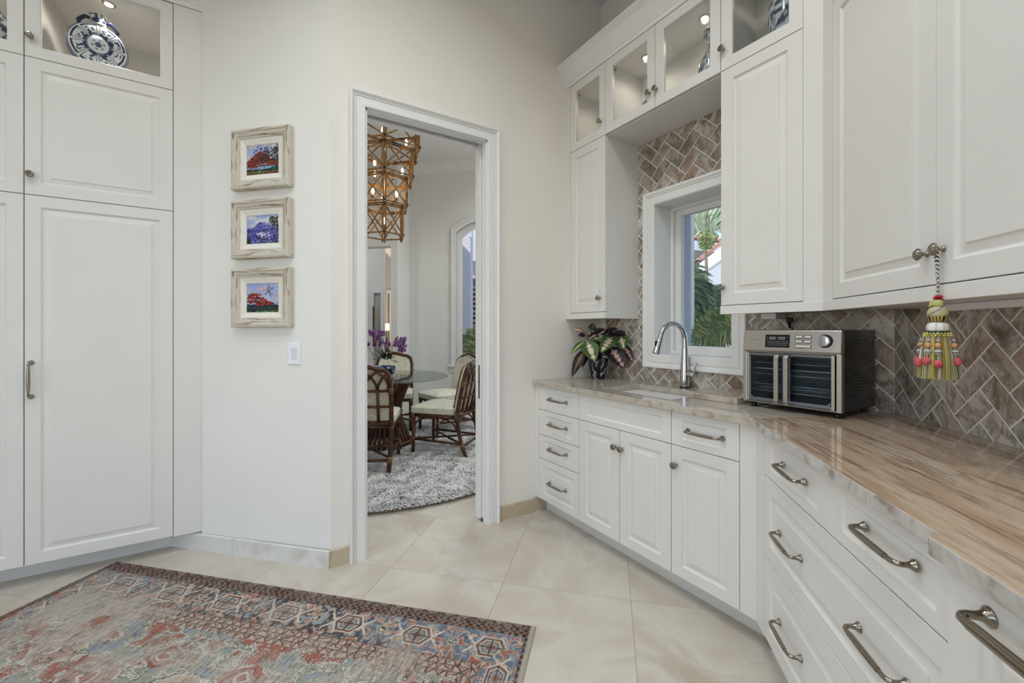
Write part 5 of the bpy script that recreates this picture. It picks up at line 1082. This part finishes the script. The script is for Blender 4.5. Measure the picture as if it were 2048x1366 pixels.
# ------------------------------------------------------------------ rattan chairs
def chair(loc, f, label):
    a = math.atan2(f[1], f[0]) - PI / 2
    return thing('rattan_dining_chair', (loc[0], loc[1], .005), a, label, 'chair', 'rattan chairs around the glass table')
def make_chair(loc, f, label):
    c = chair(loc, f, label)
    def yb(z): return -.115 * max(0, (z - .42)) / .5          # backrest rake
    for sx in (-1, 1):
        MB().tube([(sx * .205, -.105, 0), (sx * .212, -.045, .16), (sx * .218, 0, .40), (sx * .222, yb(.60), .60), (sx * .222, yb(.80), .80), (sx * .208, yb(.87), .872), (sx * .170, yb(.90), .905)], [.019, .019, .020, .019, .018, .018, .017], 10).build('rear_leg', RATT, c, smooth=True)
        MB().tube([(sx * .215, .47, 0), (sx * .215, .465, .22), (sx * .215, .46, .41)], [.017, .018, .019], 10).build('front_leg', RATT, c, smooth=True)
        MB().tube([(sx * .217, 0, .40), (sx * .216, .24, .405), (sx * .215, .465, .405)], .018, 8).build('seat_rail', RATT, c, smooth=True)
        MB().tube([(sx * .213, -.05, .15), (sx * .215, .47, .17)], .0125, 8).build('stretcher', RATT, c, smooth=True)
        for y0, y1, s_ in ((.0, .17, 1), (.46, .29, -1)): MB().tube([(sx * .216, y0 - .012 * s_, .27), (sx * .217, y0 + .035 * s_, .345), (sx * .217, y0 + .10 * s_, .378), (sx * .217, y1, .388)], .0095, 6).build('corner_arch', RATT, c, smooth=True)
    MB().tube([(-.172, yb(.9), .905), (-.11, yb(.92), .915), (-.05, yb(.935), .935), (0, yb(.94), .944), (.05, yb(.935), .935), (.11, yb(.92), .915), (.172, yb(.9), .905)], .0185, 10).build('crest_rail', RATT, c, smooth=True)
    for y, z, x in ((0, .405, .217), (.463, .405, .214), (0, .445, .217)): MB().tube([(-x, y, z), (x, y, z)], .0175 if z < .43 else .014, 8).build('cross_rail', RATT, c, smooth=True)
    MB().tube([(-.21, -.06, .13), (.21, -.06, .13)], .0125, 8).build('stretcher', RATT, c, smooth=True)
    MB().tube([(-.21, -.05, .15), (0, .21, .16), (.21, .47, .17)], .011, 8).build('stretcher', RATT, c, smooth=True); MB().tube([(.21, -.05, .15), (0, .21, .16), (-.21, .47, .17)], .011, 8).build('stretcher', RATT, c, smooth=True)
    for x in (-.111, 0, .111): MB().tube([(x, yb(.45) - .004, .445), (x, yb(.74) - .004, .735)], .0125, 8).build('back_upright', RATT, c, smooth=True)
    for z in (.585, .725): MB().tube([(-.22, yb(z) - .004, z), (.22, yb(z) - .004, z)], .0110, 8).build('back_bar', RATT, c, smooth=True)
    xs = [-.222, -.111, 0, .111, .222]
    for i in range(4):
        for x0, x1 in ((xs[i], xs[i + 1]), (xs[i + 1], xs[i])):          # crossing gothic arches
            pa = [(x0 + (x1 - x0) * f_ ** 1.9 * 1.0 * 1.45, z) for f_, z in ((0, .725), (.25, .785), (.5, .838), (.75, .88), (.86, .90))]
            pa = [(max(-.20, min(.20, x)), z) for x, z in pa]; MB().tube([(x, yb(z) - .004, z) for x, z in pa], .0100, 6).build('lattice_cane', RATT, c, smooth=True)
    for sx in (-1, 1):
        for p0, p1 in (((sx * .2185, 0, .385), (sx * .2185, 0, .455)), ((sx * .222, yb(.70), .70), (sx * .222, yb(.755), .755)), ((sx * .209, -.07, .10), (sx * .211, -.055, .155)), ((sx * .215, .466, .15), (sx * .215, .466, .19)), ((sx * .2155, .462, .375), (sx * .2155, .462, .425))): MB().tube([p0, p1], .0225, 10).build('binding', WRAP, c, smooth=True)
    # seat cushion (boxed) and back pad
    def rrx(x, y0, y1, r, z): return rr(-x, x, y0, y1, r, z)
    MB().rings([rrx(.225, .012, .490, .04, .424), rrx(.236, .004, .500, .045, .434), rrx(.236, .004, .500, .045, .482), rrx(.224, .014, .488, .04, .492), rrx(.15, .08, .42, .06, .512)]).build('seat_cushion', FAB, c, smooth=True, auto=.6)
    out = [(-.196, .455), (.196, .455), (.204, .62), (.204, .80), (.188, .862), (.15, .89), (.06, .908), (0, .926), (-.06, .908), (-.15, .89), (-.188, .862), (-.204, .80), (-.204, .62)]
    def ringb(sc_, dy): return [(x * sc_, yb(z) + dy, .68 + (z - .68) * sc_) for x, z in out]
    bp_ = MB().rings([ringb(1, .014), ringb(1.01, .02), ringb(1.01, .05), ringb(.97, .064), ringb(.6, .074)]).build('back_pad', FAB, c, smooth=True, auto=.6)
    MB().tube([(x * 1.012, yb(z) + .054, .68 + (z - .68) * 1.012) for x, z in out], .006, 6, closed=True).build('piping', mat('brown_piping', (70, 50, 30), .6, c2=(84, 62, 38), scale=20), bp_, smooth=True)
    return c
def fdir(p): v = TC - Vector((p[0], p[1], 0)); return (v.x, v.y)
chA = make_chair((.90, 3.80), (.42, .91), 'rattan dining chair nearest the doorway, seen from behind')
def copy_chair(loc, f, label):
    c = copy_tree(chA); c.location = (loc[0], loc[1], .005); c.rotation_euler = (0, 0, math.atan2(f[1], f[0]) - PI / 2); c['label'] = label; return c
copy_chair((1.90, 3.895), (-.653, .757), 'rattan dining chair at right with its slatted back turned away, beside the door jamb')
copy_chair((1.665, 5.505), (-.34, -.93), 'rattan dining chair across the table behind the orchids')
copy_chair((2.335, 4.885), (-.985, -.12), 'rattan dining chair in front of the arched window')

# ------------------------------------------------------------------ orchids on the table
oc = thing('potted_orchids', (TC.x - .01, TC.y, .7625), 0, 'purple orchids in a blue and white bowl on the glass table', 'plant'); od = 4.56; opos = Vector((TC.x - .01, TC.y, .7625))
P = [(.06, 0), (.09, .02), (.118, .055), (.122, .085), (.112, .105), (.108, .104), (.10, .085)]; nz = vnoise(len(P) * 6, 64, (10, 22), 77); PP = []
for i in range(len(P) - 1):
    for k in range(6): f = k / 6; PP.append((P[i][0] * (1 - f) + P[i + 1][0] * f, P[i][1] * (1 - f) + P[i + 1][1] * f))
cc = np.zeros((len(PP), 64, 3)); cc[:] = lin((150, 164, 190)); cc[nz[:len(PP)] > .45] = lin((60, 72, 110)); cc[nz[:len(PP)] > .62] = lin((28, 32, 50))
MB().lathe(PP, 64).build('bowl', VGLOSS, oc, smooth=True, cols=cc.reshape(-1, 3)); MB().lathe([(.10, .085), (.03, .10), (.002, .102)], 20).build('moss', SOIL, oc, smooth=True)
def op(x, y, dz=0): return at(730 + x / 7.59, 600 + y / 7.59, od + dz) - opos
for k, (x0, y0, x1, y1, wd_, dz) in enumerate(((260, 870, 140, 740, 90, 0), (250, 900, 40, 900, 70, -.05), (280, 880, 230, 730, 80, .03), (300, 890, 330, 760, 90, .02), (380, 880, 350, 790, 90, -.04), (400, 880, 430, 760, 80, .02), (380, 900, 510, 960, 60, -.06), (330, 900, 420, 800, 70, -.03), (230, 900, 120, 800, 70, .02), (400, 890, 500, 820, 50, 0))):
    leaf('leaf', oc, op(x0, y0 + 20, dz * .3), op(x1, y1, dz), wd_ / 7.59 * od / F_PX, 'green', seed=k, ny=11, nx=7)
stems = (((310, 880), (300, 720), (270, 610), (200, 540), (120, 500)), ((320, 880), (310, 740), (290, 640), (250, 560), (230, 490)), ((400, 870), (410, 740), (430, 650), (480, 620), (540, 620)), ((330, 860), (360, 740), (430, 690), (520, 640), (590, 640)), ((130, 860), (90, 780), (45, 710), (35, 660)), ((290, 870), (265, 740), (240, 660), (180, 560)))
mb = MB()
for s in stems: mb.tube([op(*p) for p in s], .0028, 5)
mb.build('flower_stems', mat('orchid_stem', (70, 74, 50), .5, c2=(54, 58, 40), scale=20), oc, smooth=True)
fm_ = MB(); fcs = []
for k in range(5):
    q = 2 * PI * k / 5 + PI / 2; r_ = .024 if k % 2 else .028; wv = .017
    b0 = len(fm_.v); fm_.add([(0, -.002, 0), (math.cos(q - .55) * r_ * .7, -.006, math.sin(q - .55) * r_ * .7), (math.cos(q) * r_, -.003, math.sin(q) * r_), (math.cos(q + .55) * r_ * .7, -.006, math.sin(q + .55) * r_ * .7)], [(0, 1, 2, 3)]); fcs += [lin((110, 40, 120)), lin((170, 120, 180)), lin((186, 150, 196)), lin((150, 96, 164))]
b0 = len(fm_.v); fm_.lathe([(.001, 0), (.008, -.004), (.006, -.012), (.002, -.016)], 6, 'y', (0, 0, -.004)); fcs += [lin((84, 24, 70))] * (len(fm_.v) - b0)
flo = None; r6 = random.Random(9)
for cx, cy, sx, sy, nn_ in ((115, 510, 45, 35, 12), (255, 520, 50, 45, 15), (200, 600, 45, 40, 10), (240, 670, 30, 40, 6), (345, 665, 35, 25, 6), (540, 640, 75, 65, 26), (560, 740, 45, 60, 12), (480, 660, 40, 30, 8), (40, 665, 12, 14, 2)):
    for k in range(nn_):
        p = op(cx + r6.uniform(-1, 1) * sx, cy + r6.uniform(-1, 1) * sy, r6.uniform(-.07, .05))
        if flo is None: flo = fm_.build('blossom', VCOL, oc, cols=fcs, fix=False); o = flo
        else: o = flo.copy(); COL.objects.link(o); o.parent = oc
        o.location = p; o.rotation_euler = (r6.uniform(-.5, .5), r6.uniform(-1, 1), -YAW + r6.uniform(-.9, .9)); s_ = r6.uniform(.75, 1.1); o.scale = (s_, s_, s_)

# ------------------------------------------------------------------ tiered bamboo chandelier
ch = thing('bamboo_chandelier', (TC.x - .015, TC.y, 0), 0, 'four-tier golden bamboo chandelier hanging over the glass table', 'chandelier')
th0 = math.atan2(-TC.y, -TC.x) + .02; tiers = [(2.245, 2.560, .215), (2.560, 2.855, .262), (2.855, 3.150, .330), (3.150, 3.445, .400)]; CANE = {}
def cane(p0, p1, r, parent, over=.0):
    p0, p1 = Vector(p0), Vector(p1); d = p1 - p0; L = d.length; key = (round(L, 2), r)
    if key not in CANE:
        n = max(3, int(L / .07)); pa = []; ra = []
        for i in range(n + 1):
            z = L * i / n; pa += [(0, 0, z - .003), (0, 0, z), (0, 0, z + .003)]; ra += [r, r * 1.18, r]
        o = MB().tube(pa, ra, 7).build('cane', BAMB, parent, smooth=True); CANE[key] = o.data
    else: o = obj('cane', CANE[key], BAMB, parent)
    o.location = p0; o.rotation_mode = 'QUATERNION'; o.rotation_quaternion = Vector((0, 0, 1)).rotation_difference(d.normalized()); return o
for ti, (z0, z1, R) in enumerate(tiers):
    V_ = [(R * math.cos(th0 + k * PI / 3), R * math.sin(th0 + k * PI / 3)) for k in range(6)]
    rb_ = MB()
    rb_.tube([(V_[k][0], V_[k][1], z1) for k in range(6)], .0105, 7, closed=True); rb_.tube([(V_[k][0] * .97, V_[k][1] * .97, z1 - .020) for k in range(6)], .0105, 7, closed=True)
    tr = rb_.build('tier_ring', BAMB, ch, smooth=True)
    MB().tube([(V_[k][0], V_[k][1], z0 + .012) for k in range(6)], .0095, 7, closed=True).build('lower_ring', BAMB, tr, smooth=True)
    for k in range(6):
        A, B = V_[k], V_[(k + 1) % 6]
        for j in (-1, 1):
            q = th0 + k * PI / 3 + j * .05 / max(R / .25, .8); cane((R * math.cos(q), R * math.sin(q), z0 - .018), (R * math.cos(q), R * math.sin(q), z1 + .012), .0085, tr)
        cane((A[0], A[1], z0 + .012), (B[0], B[1], z1 - .01), .0078, tr); cane((B[0], B[1], z0 + .012), (A[0], A[1], z1 - .01), .0078, tr)
        if ti == 0: pass
        MB().tube([(A[0] * 1.02, A[1] * 1.02, z0 + .004), (A[0] * 1.03, A[1] * 1.03, z0 + .022)], .0145, 8).build('binding', RATT, tr, smooth=True)
        MB().tube([(A[0] * 1.0, A[1] * 1.0, z1 - .022), (A[0] * 1.0, A[1] * 1.0, z1 + .004)], .0145, 8).build('binding', RATT, tr, smooth=True)
MB().tube([(0, 0, 2.62), (0, 0, CEILZ)], .010, 10).build('stem', BAMB, ch, smooth=True); MB().lathe([(.012, 2.585), (.026, 2.60), (.028, 2.62), (.012, 2.64)], 14).build('finial', RATT, ch, smooth=True); MB().lathe([(.07, CEILZ - .03), (.07, CEILZ - .001)], 20).build('canopy', RATT, ch, smooth=True, auto=.5)
bl = MB().lathe([(.006, 0), (.012, .015), (.0155, .03), (.013, .05), (.006, .07), (.002, .075)], 12).build('bulb', BULB, None, smooth=True); bd = bl.data; bpy.data.objects.remove(bl)
for ti, (zz, rr_, nn_) in enumerate(((2.385, .0, 1), (2.665, .14, 3), (2.93, .19, 3), (3.24, .23, 4))):
    for k in range(nn_):
        q = th0 + 2 * PI * (k + .35 + .2 * ti) / nn_; p = (rr_ * math.cos(q), rr_ * math.sin(q), zz); o = obj('bulb', bd, BULB, ch); o.location = p
        if rr_: 
            MB().tube([(0, 0, zz - .03), (p[0] * .6, p[1] * .6, zz - .04), (p[0], p[1], zz - .03)], .005, 6).build('arm', BAMB, ch, smooth=True); MB().lathe([(.014, zz - .032), (.010, zz)], 8, 'z', (p[0], p[1], 0)).build('socket', BAMB, ch, smooth=True)
        else: MB().tube([(0, 0, 2.60), (0, 0, zz + .02)], .007, 6).build('bulb_holder', BAMB, ch, smooth=True)
lamp('chandelier_glow', 'POINT', (TC.x, TC.y, 2.75), (0, 0, 0), 7, .12, (1, .80, .55))

# ------------------------------------------------------------------ outside the windows
gr = MB().add([(2.7, -6, -.15), (30, -6, -.15), (30, 40, -.15), (2.7, 40, -.15)], [(0, 1, 2, 3)]).build('ground', mat('garden_ground', (120, 122, 96), .95, c2=(150, 140, 116), scale=3)); struct('ground', gr, 'planted garden ground outside')
STU = mat('white_stucco', (226, 226, 232), .85, c2=(216, 216, 224), scale=20); FAS = mat('white_fascia', (232, 238, 244), .6, c2=(224, 232, 240), scale=6); SOF = mat('grey_soffit', (226, 226, 228), .8, c2=(218, 218, 222), scale=6)
CLAY = mat('clay_roof_tile', (196, 122, 108), .75, c2=[(212, 146, 132), (224, 176, 166), (150, 84, 78)], scale=6, rnd=40)
def roof_edge(parent, A, B, up_, n, r=.10, length=1.6):
    A, B, up_ = Vector(A), Vector(B), Vector(up_).normalized(); d = B - A; ax = d.normalized(); nrm = ax.cross(up_); nrm = nrm if nrm.z > 0 else -nrm
    o0 = None
    for k in range(n):
        c = A + d * ((k + .5) / n); hw = d.length / n * .5; rows = []
        for L in (0, .01, length):
            rows.append([c + up_ * L + ax * (hw * math.cos(PI * j / 8)) + nrm * (r * math.sin(PI * j / 8)) for j in range(9)])
        mb = MB(); vs = [p for r_ in rows for p in r_]; mb.add(vs, [(i * 9 + j, i * 9 + j + 1, (i + 1) * 9 + j + 1, (i + 1) * 9 + j) for i in range(2) for j in range(8)] + [tuple(range(8, -1, -1))]); mb.build('roof_tile', CLAY, parent, smooth=True, auto=.7)
ha = thing('neighbour_wing', (0, 0, 0), 0, 'far house wing with pink clay roof and white eave above the garden', 'building')
d0 = 12.0; A, B = at(1236, 461, d0 - .5), at(1600, 500, d0 + 1.2); back = Vector((CS, CC, 0))
roof_edge(ha, A, B, back * .95 + Vector((0, 0, .20)), 31, .10, 2.2)
def quadslab(name, m, pts, t, parent):
    P = [Vector(p) for p in pts]; n_ = (P[1] - P[0]).cross(P[3] - P[0]).normalized() * t; return MB().add(P + [p + n_ for p in P], [(0, 1, 2, 3), (7, 6, 5, 4), (0, 4, 5, 1), (1, 5, 6, 2), (2, 6, 7, 3), (3, 7, 4, 0)]).build(name, m, parent)
quadslab('fascia', FAS, [A - Vector((0, 0, .05)), B - Vector((0, 0, .05)), B - Vector((0, 0, .32)), A - Vector((0, 0, .32))], .06, ha)
quadslab('soffit', SOF, [A - Vector((0, 0, .32)), B - Vector((0, 0, .32)), B + back * 1.4 - Vector((0, 0, .34)), A + back * 1.4 - Vector((0, 0, .34))], .04, ha)
w0, w1_ = A + back * 1.4, B + back * 1.4; quadslab('wall', STU, [w0 - Vector((0, 0, .3)), w1_ - Vector((0, 0, .3)), Vector((w1_.x, w1_.y, 0)), Vector((w0.x, w0.y, 0))], .1, ha)
hb_ = thing('gable_wing', (0, 0, 0), 0, 'nearer gabled wing with scalloped clay tile edge and white rake board', 'building')
d1_ = 8.5; A, B = at(1366, 548, d1_ + .5), at(1560, 401, d1_ - .8); roof_edge(hb_, A, B, back * 1.0 + Vector((.15, 0, -.05)), 22, .085, .35)
v_ = Vector((0, 0, .04)); quadslab('rake_board', FAS, [A - v_, B - v_, B - Vector((0, 0, .36)), A - Vector((0, 0, .30))], .06, hb_)
quadslab('soffit', SOF, [A - Vector((0, 0, .31)), B - Vector((0, 0, .37)), B + back * 1.2 - Vector((0, 0, .45)), A + back * 1.2 - Vector((0, 0, .4))], .04, hb_)
quadslab('lower_beam', FAS, [at(1385, 566, 9.2), at(1640, 579, 8.6), at(1640, 604, 8.6), at(1385, 575, 9.2)], .12, hb_)
quadslab('wall', STU, [at(1340, 560, 10.4), at(1640, 420, 10.4), at(1640, 780, 10.4), at(1340, 780, 10.4)], .1, hb_)
FR1 = [lin((96, 126, 88)), lin((136, 158, 108)), lin((190, 198, 150)), lin((70, 96, 78))]; FR2 = [lin((160, 172, 104)), lin((126, 146, 88)), lin((98, 118, 72)), lin((190, 188, 124))]; FR3 = [lin((206, 218, 190)), lin((176, 194, 160)), lin((226, 230, 204)), lin((146, 170, 138))]
def frond(parent, base, tip, n, ll, cols, seed, droop=.2, wd=.018, fan=False):
    """a palm leaf: midrib with narrow leaflets, one mesh"""
    r = random.Random(seed); b, t = Vector(base), Vector(tip); mb = MB(); cs = []; ax = t - b; L = ax.length
    def P(f): return b + ax * f + Vector((0, 0, droop * L * (math.sin(PI * f * .8) * .5 - f * f * .35)))
    mb.tube([P(i / 8) for i in range(9)], [.010 * (1 - .7 * i / 8) for i in range(9)], 4); cs += [cols[1] * .7] * len(mb.v)
    view = (Vector((0, 0, CAM_H)) - b).normalized(); sd_ = ax.normalized().cross(view).normalized(); axn = ax.normalized()
    for k in range(n):
        f = .12 + .86 * k / n; p = P(f); ln = ll * (math.sin(PI * (f * .8 + .15)) * .8 + .2) * r.uniform(.85, 1.1)
        for s in (-1, 1):
            dr = (sd_ * s * r.uniform(.75, 1.0) + axn * r.uniform(.45, .8) + Vector((0, 0, r.uniform(-.35, .05))) + view * r.uniform(-.3, .3)).normalized(); w_ = view.cross(dr).normalized() * wd * .5; n0 = len(mb.v)
            m1 = p + dr * ln * .5 + Vector((0, 0, .03 * ln)); e_ = p + dr * ln - Vector((0, 0, ln * .16)); mb.add([p - w_ * .4, p + w_ * .4, m1 + w_, m1 - w_, e_], [(0, 1, 2, 3), (3, 2, 4)]); cs += [cols[r.randrange(len(cols))] * r.uniform(.7, 1.15)] * 5
    return mb.build('frond', VLEAF, parent, cols=cs, fix=False)
def palm(name, label, fr, cols, grp, n=16, ll=.34, wd=.03, stem_to=None, **kw):
    t = thing(name, (0, 0, 0), 0, label, 'palm' if 'fern' not in name else 'fern', grp)
    for k, (p, q, d0_, d1_) in enumerate(fr): frond(t, at(p[0], p[1], d0_), at(q[0], q[1], d1_), n, ll, cols, k + hash(name) % 50 if False else k * 7 + len(name), wd=wd, **kw)
    if stem_to:
        a_, b_ = stem_to; MB().tube([a_, (Vector(a_) + Vector(b_)) / 2 + Vector((.05, 0, 0)), b_], [.045, .035, .022] if name != 'queen_palm' else [.12, .11, .09], 10).build('trunk', mat('palm_trunk', (130, 116, 100), .9, c2=(100, 88, 74), scale=14), t, smooth=True)
    return t
c0 = (1432, 470); g0 = at(*c0, 16.5); palm('queen_palm', 'tall feathery palm crown above the far roof', [(c0, q, 16.5, 16.5 + k * .1) for k, q in enumerate(((1352, 432), (1360, 470), (1385, 405), (1420, 392), (1470, 400), (1490, 440), (1372, 450), (1398, 440), (1450, 420), (1410, 418), (1380, 490)))], FR3, 'garden palms', 26, .9, .07, ((g0.x, g0.y, -.1), g0))
c0 = (1412, 503); g0 = at(*c0, 7.2); palm('young_palm', 'spiky young palm in front of the gable roof', [(c0, q, 7.2, 7.2) for q in ((1398, 470), (1404, 462), (1412, 455), (1420, 458), (1428, 462), (1436, 468), (1424, 480), (1402, 484))], FR2, 'garden palms', 9, .10, .020, ((g0.x, g0.y, -.1), g0))
c0 = (1352, 600); g0 = at(*c0, 4.6); palm('fan_palm', 'dark green arching palm close to the kitchen window', [(c0, q, 4.6, 4.5 + .05 * k) for k, q in enumerate(((1400, 540), (1412, 560), (1420, 585), (1418, 610), (1412, 640), (1400, 665), (1385, 690), (1388, 520), (1440, 600), (1430, 628), (1378, 660), (1395, 585), (1405, 650)))], FR1, 'garden palms', 15, .26, .030, ((g0.x, g0.y, -.1), g0), droop=.1)
c0 = (1480, 655); g0 = at(*c0, 3.9); palm('garden_fern', 'yellow-green feathery fern low outside the kitchen window', [(c0, q, 3.9, 3.85 + .04 * k) for k, q in enumerate(((1372, 690), (1378, 668), (1392, 645), (1410, 630), (1432, 622), (1455, 615), (1400, 700), (1425, 700), (1390, 655), (1415, 668), (1440, 680), (1385, 678), (1450, 640)))], FR2, 'garden ferns', 26, .13, .014, None, droop=.12)
for nm, c0, q0, d in (('shrub_palm', (1440, 560), ((1405, 600), (1420, 615), (1440, 600), (1460, 590), (1398, 580), (1430, 590), (1450, 620), (1410, 630), (1470, 610), (1425, 575)), 7.6),):
    g0 = at(*c0, d); palm(nm, 'mid green shrubby palm under the gable eave', [((1445, 640), q, d, d) for q in q0], FR1, 'garden palms', 14, .30, .05, ((g0.x, g0.y, -.1), at(1445, 640, d)))
c0 = (1560, 640); g0 = at(*c0, 5.6); palm('garden_palm', 'arching palm behind the right edge of the kitchen window', [(c0, q, 5.6, 5.5) for q in ((1490, 560), (1505, 600), (1500, 640), (1530, 540), (1570, 530), (1610, 550), (1640, 590), (1640, 640), (1520, 690), (1590, 600), (1550, 580), (1600, 680))], FR1, 'garden palms', 16, .30, .034, ((g0.x, g0.y, -.1), g0), droop=.1)
c0 = (1680, 690); g0 = at(*c0, 5.0); palm('garden_fern', 'feathery fern further along the outside wall', [(c0, q, 5.0, 4.9) for q in ((1560, 700), (1580, 670), (1610, 640), (1650, 620), (1700, 620), (1740, 650), (1590, 720), (1640, 690), (1620, 710), (1700, 700))], FR2, 'garden ferns', 24, .16, .016, None, droop=.12)
c0 = (1300, 640); g0 = at(*c0, 5.8); palm('garden_palm', 'arching palm behind the left edge of the kitchen window', [(c0, q, 5.8, 5.7) for q in ((1230, 560), (1250, 600), (1240, 650), (1280, 540), (1320, 530), (1345, 560), (1352, 600), (1350, 640), (1260, 690), (1330, 590), (1290, 580), (1340, 680))], FR1, 'garden palms', 16, .30, .034, ((g0.x, g0.y, -.1), g0), droop=.1)
c0 = (1010, 720); g0 = at(*c0, 9.6); palm('garden_palm', 'full green palm beyond the porch column', [(c0, q, 9.6, 9.5) for q in ((960, 640), (970, 600), (990, 580), (1020, 575), (1050, 600), (1065, 640), (970, 690), (1060, 690), (1000, 620), (1035, 630))], FR1, 'garden palms', 18, .5, .06, ((g0.x, g0.y, -.1), g0), droop=.1)
# porch seen through the dining window
LAV = mat('lavender_stucco', (236, 230, 240), .85, c2=(222, 216, 228), scale=25, bump=.4, bscale=60)
pc_ = thing('porch', (0, 0, 0), 0, 'pale stuccoed porch column and soffit outside the arched window', 'porch')
def fac(name, m, u0, u1, v0, v1, d, t, parent): return facing(name, m, u0, u1, CAM_H - (v1 - HORIZON) / F_PX * d, CAM_H - (v0 - HORIZON) / F_PX * d, d, t, parent)
facing('column', LAV, 880, 941, -.1, 4.2, 7.9, .5, pc_); fac('soffit_beam', SOF, 930, 1010, 420, 522, 9.2, .3, pc_); fac('lintel', STU, 930, 1010, 522, 556, 9.6, .2, pc_); fac('column_cap', STU, 938, 944, 450, 475, 7.8, .06, pc_)
SHU = mat('dark_shutter', (70, 78, 84), .6, c2=(60, 68, 74), scale=8)
sh_ = thing('shuttered_window', (0, 0, 0), 0, 'dark louvred shutters across the porch', 'shutters'); fac('backing', SHU, 925, 1010, 553, 720, 10.4, .1, sh_)
for k in range(14): fac('louvre', mat('louvre_grey', (110, 118, 124), .6, c2=(100, 108, 114), scale=8), 928, 1005, 572 + k * 9.5, 577 + k * 9.5, 10.3, .06, sh_)
c0 = (950, 740); g0 = at(*c0, 8.2); palm('areca_palm', 'pale green areca palm outside the arched window', [(c0, q, 7.1, 7.1) for q in ((918, 700), (922, 680), (930, 665), (942, 655), (955, 650), (970, 660), (925, 720), (985, 670), (935, 690), (948, 680), (962, 690))], FR2, 'garden palms', 18, .22, .028, ((g0.x, g0.y, -.1), at(950, 760, 7.5)))

# ------------------------------------------------------------------ set each thing's empty at its own base
bpy.context.view_layer.update()
for o in list(COL.objects):
    if o.type == 'EMPTY' and o.parent is None and o.location.length < 1e-6 and o.rotation_euler.z == 0 and o.get('kind') != 'structure':
        pts = [c.matrix_world @ Vector(b) for c in o.children_recursive if c.type == 'MESH' for b in c.bound_box]
        if not pts: continue
        lo_ = [min(p[k] for p in pts) for k in range(3)]; hi_ = [max(p[k] for p in pts) for k in range(3)]
        b = Vector(((lo_[0] + hi_[0]) / 2, (lo_[1] + hi_[1]) / 2, lo_[2])); o.location = b
        for c in o.children: c.location = Vector(c.location) - b
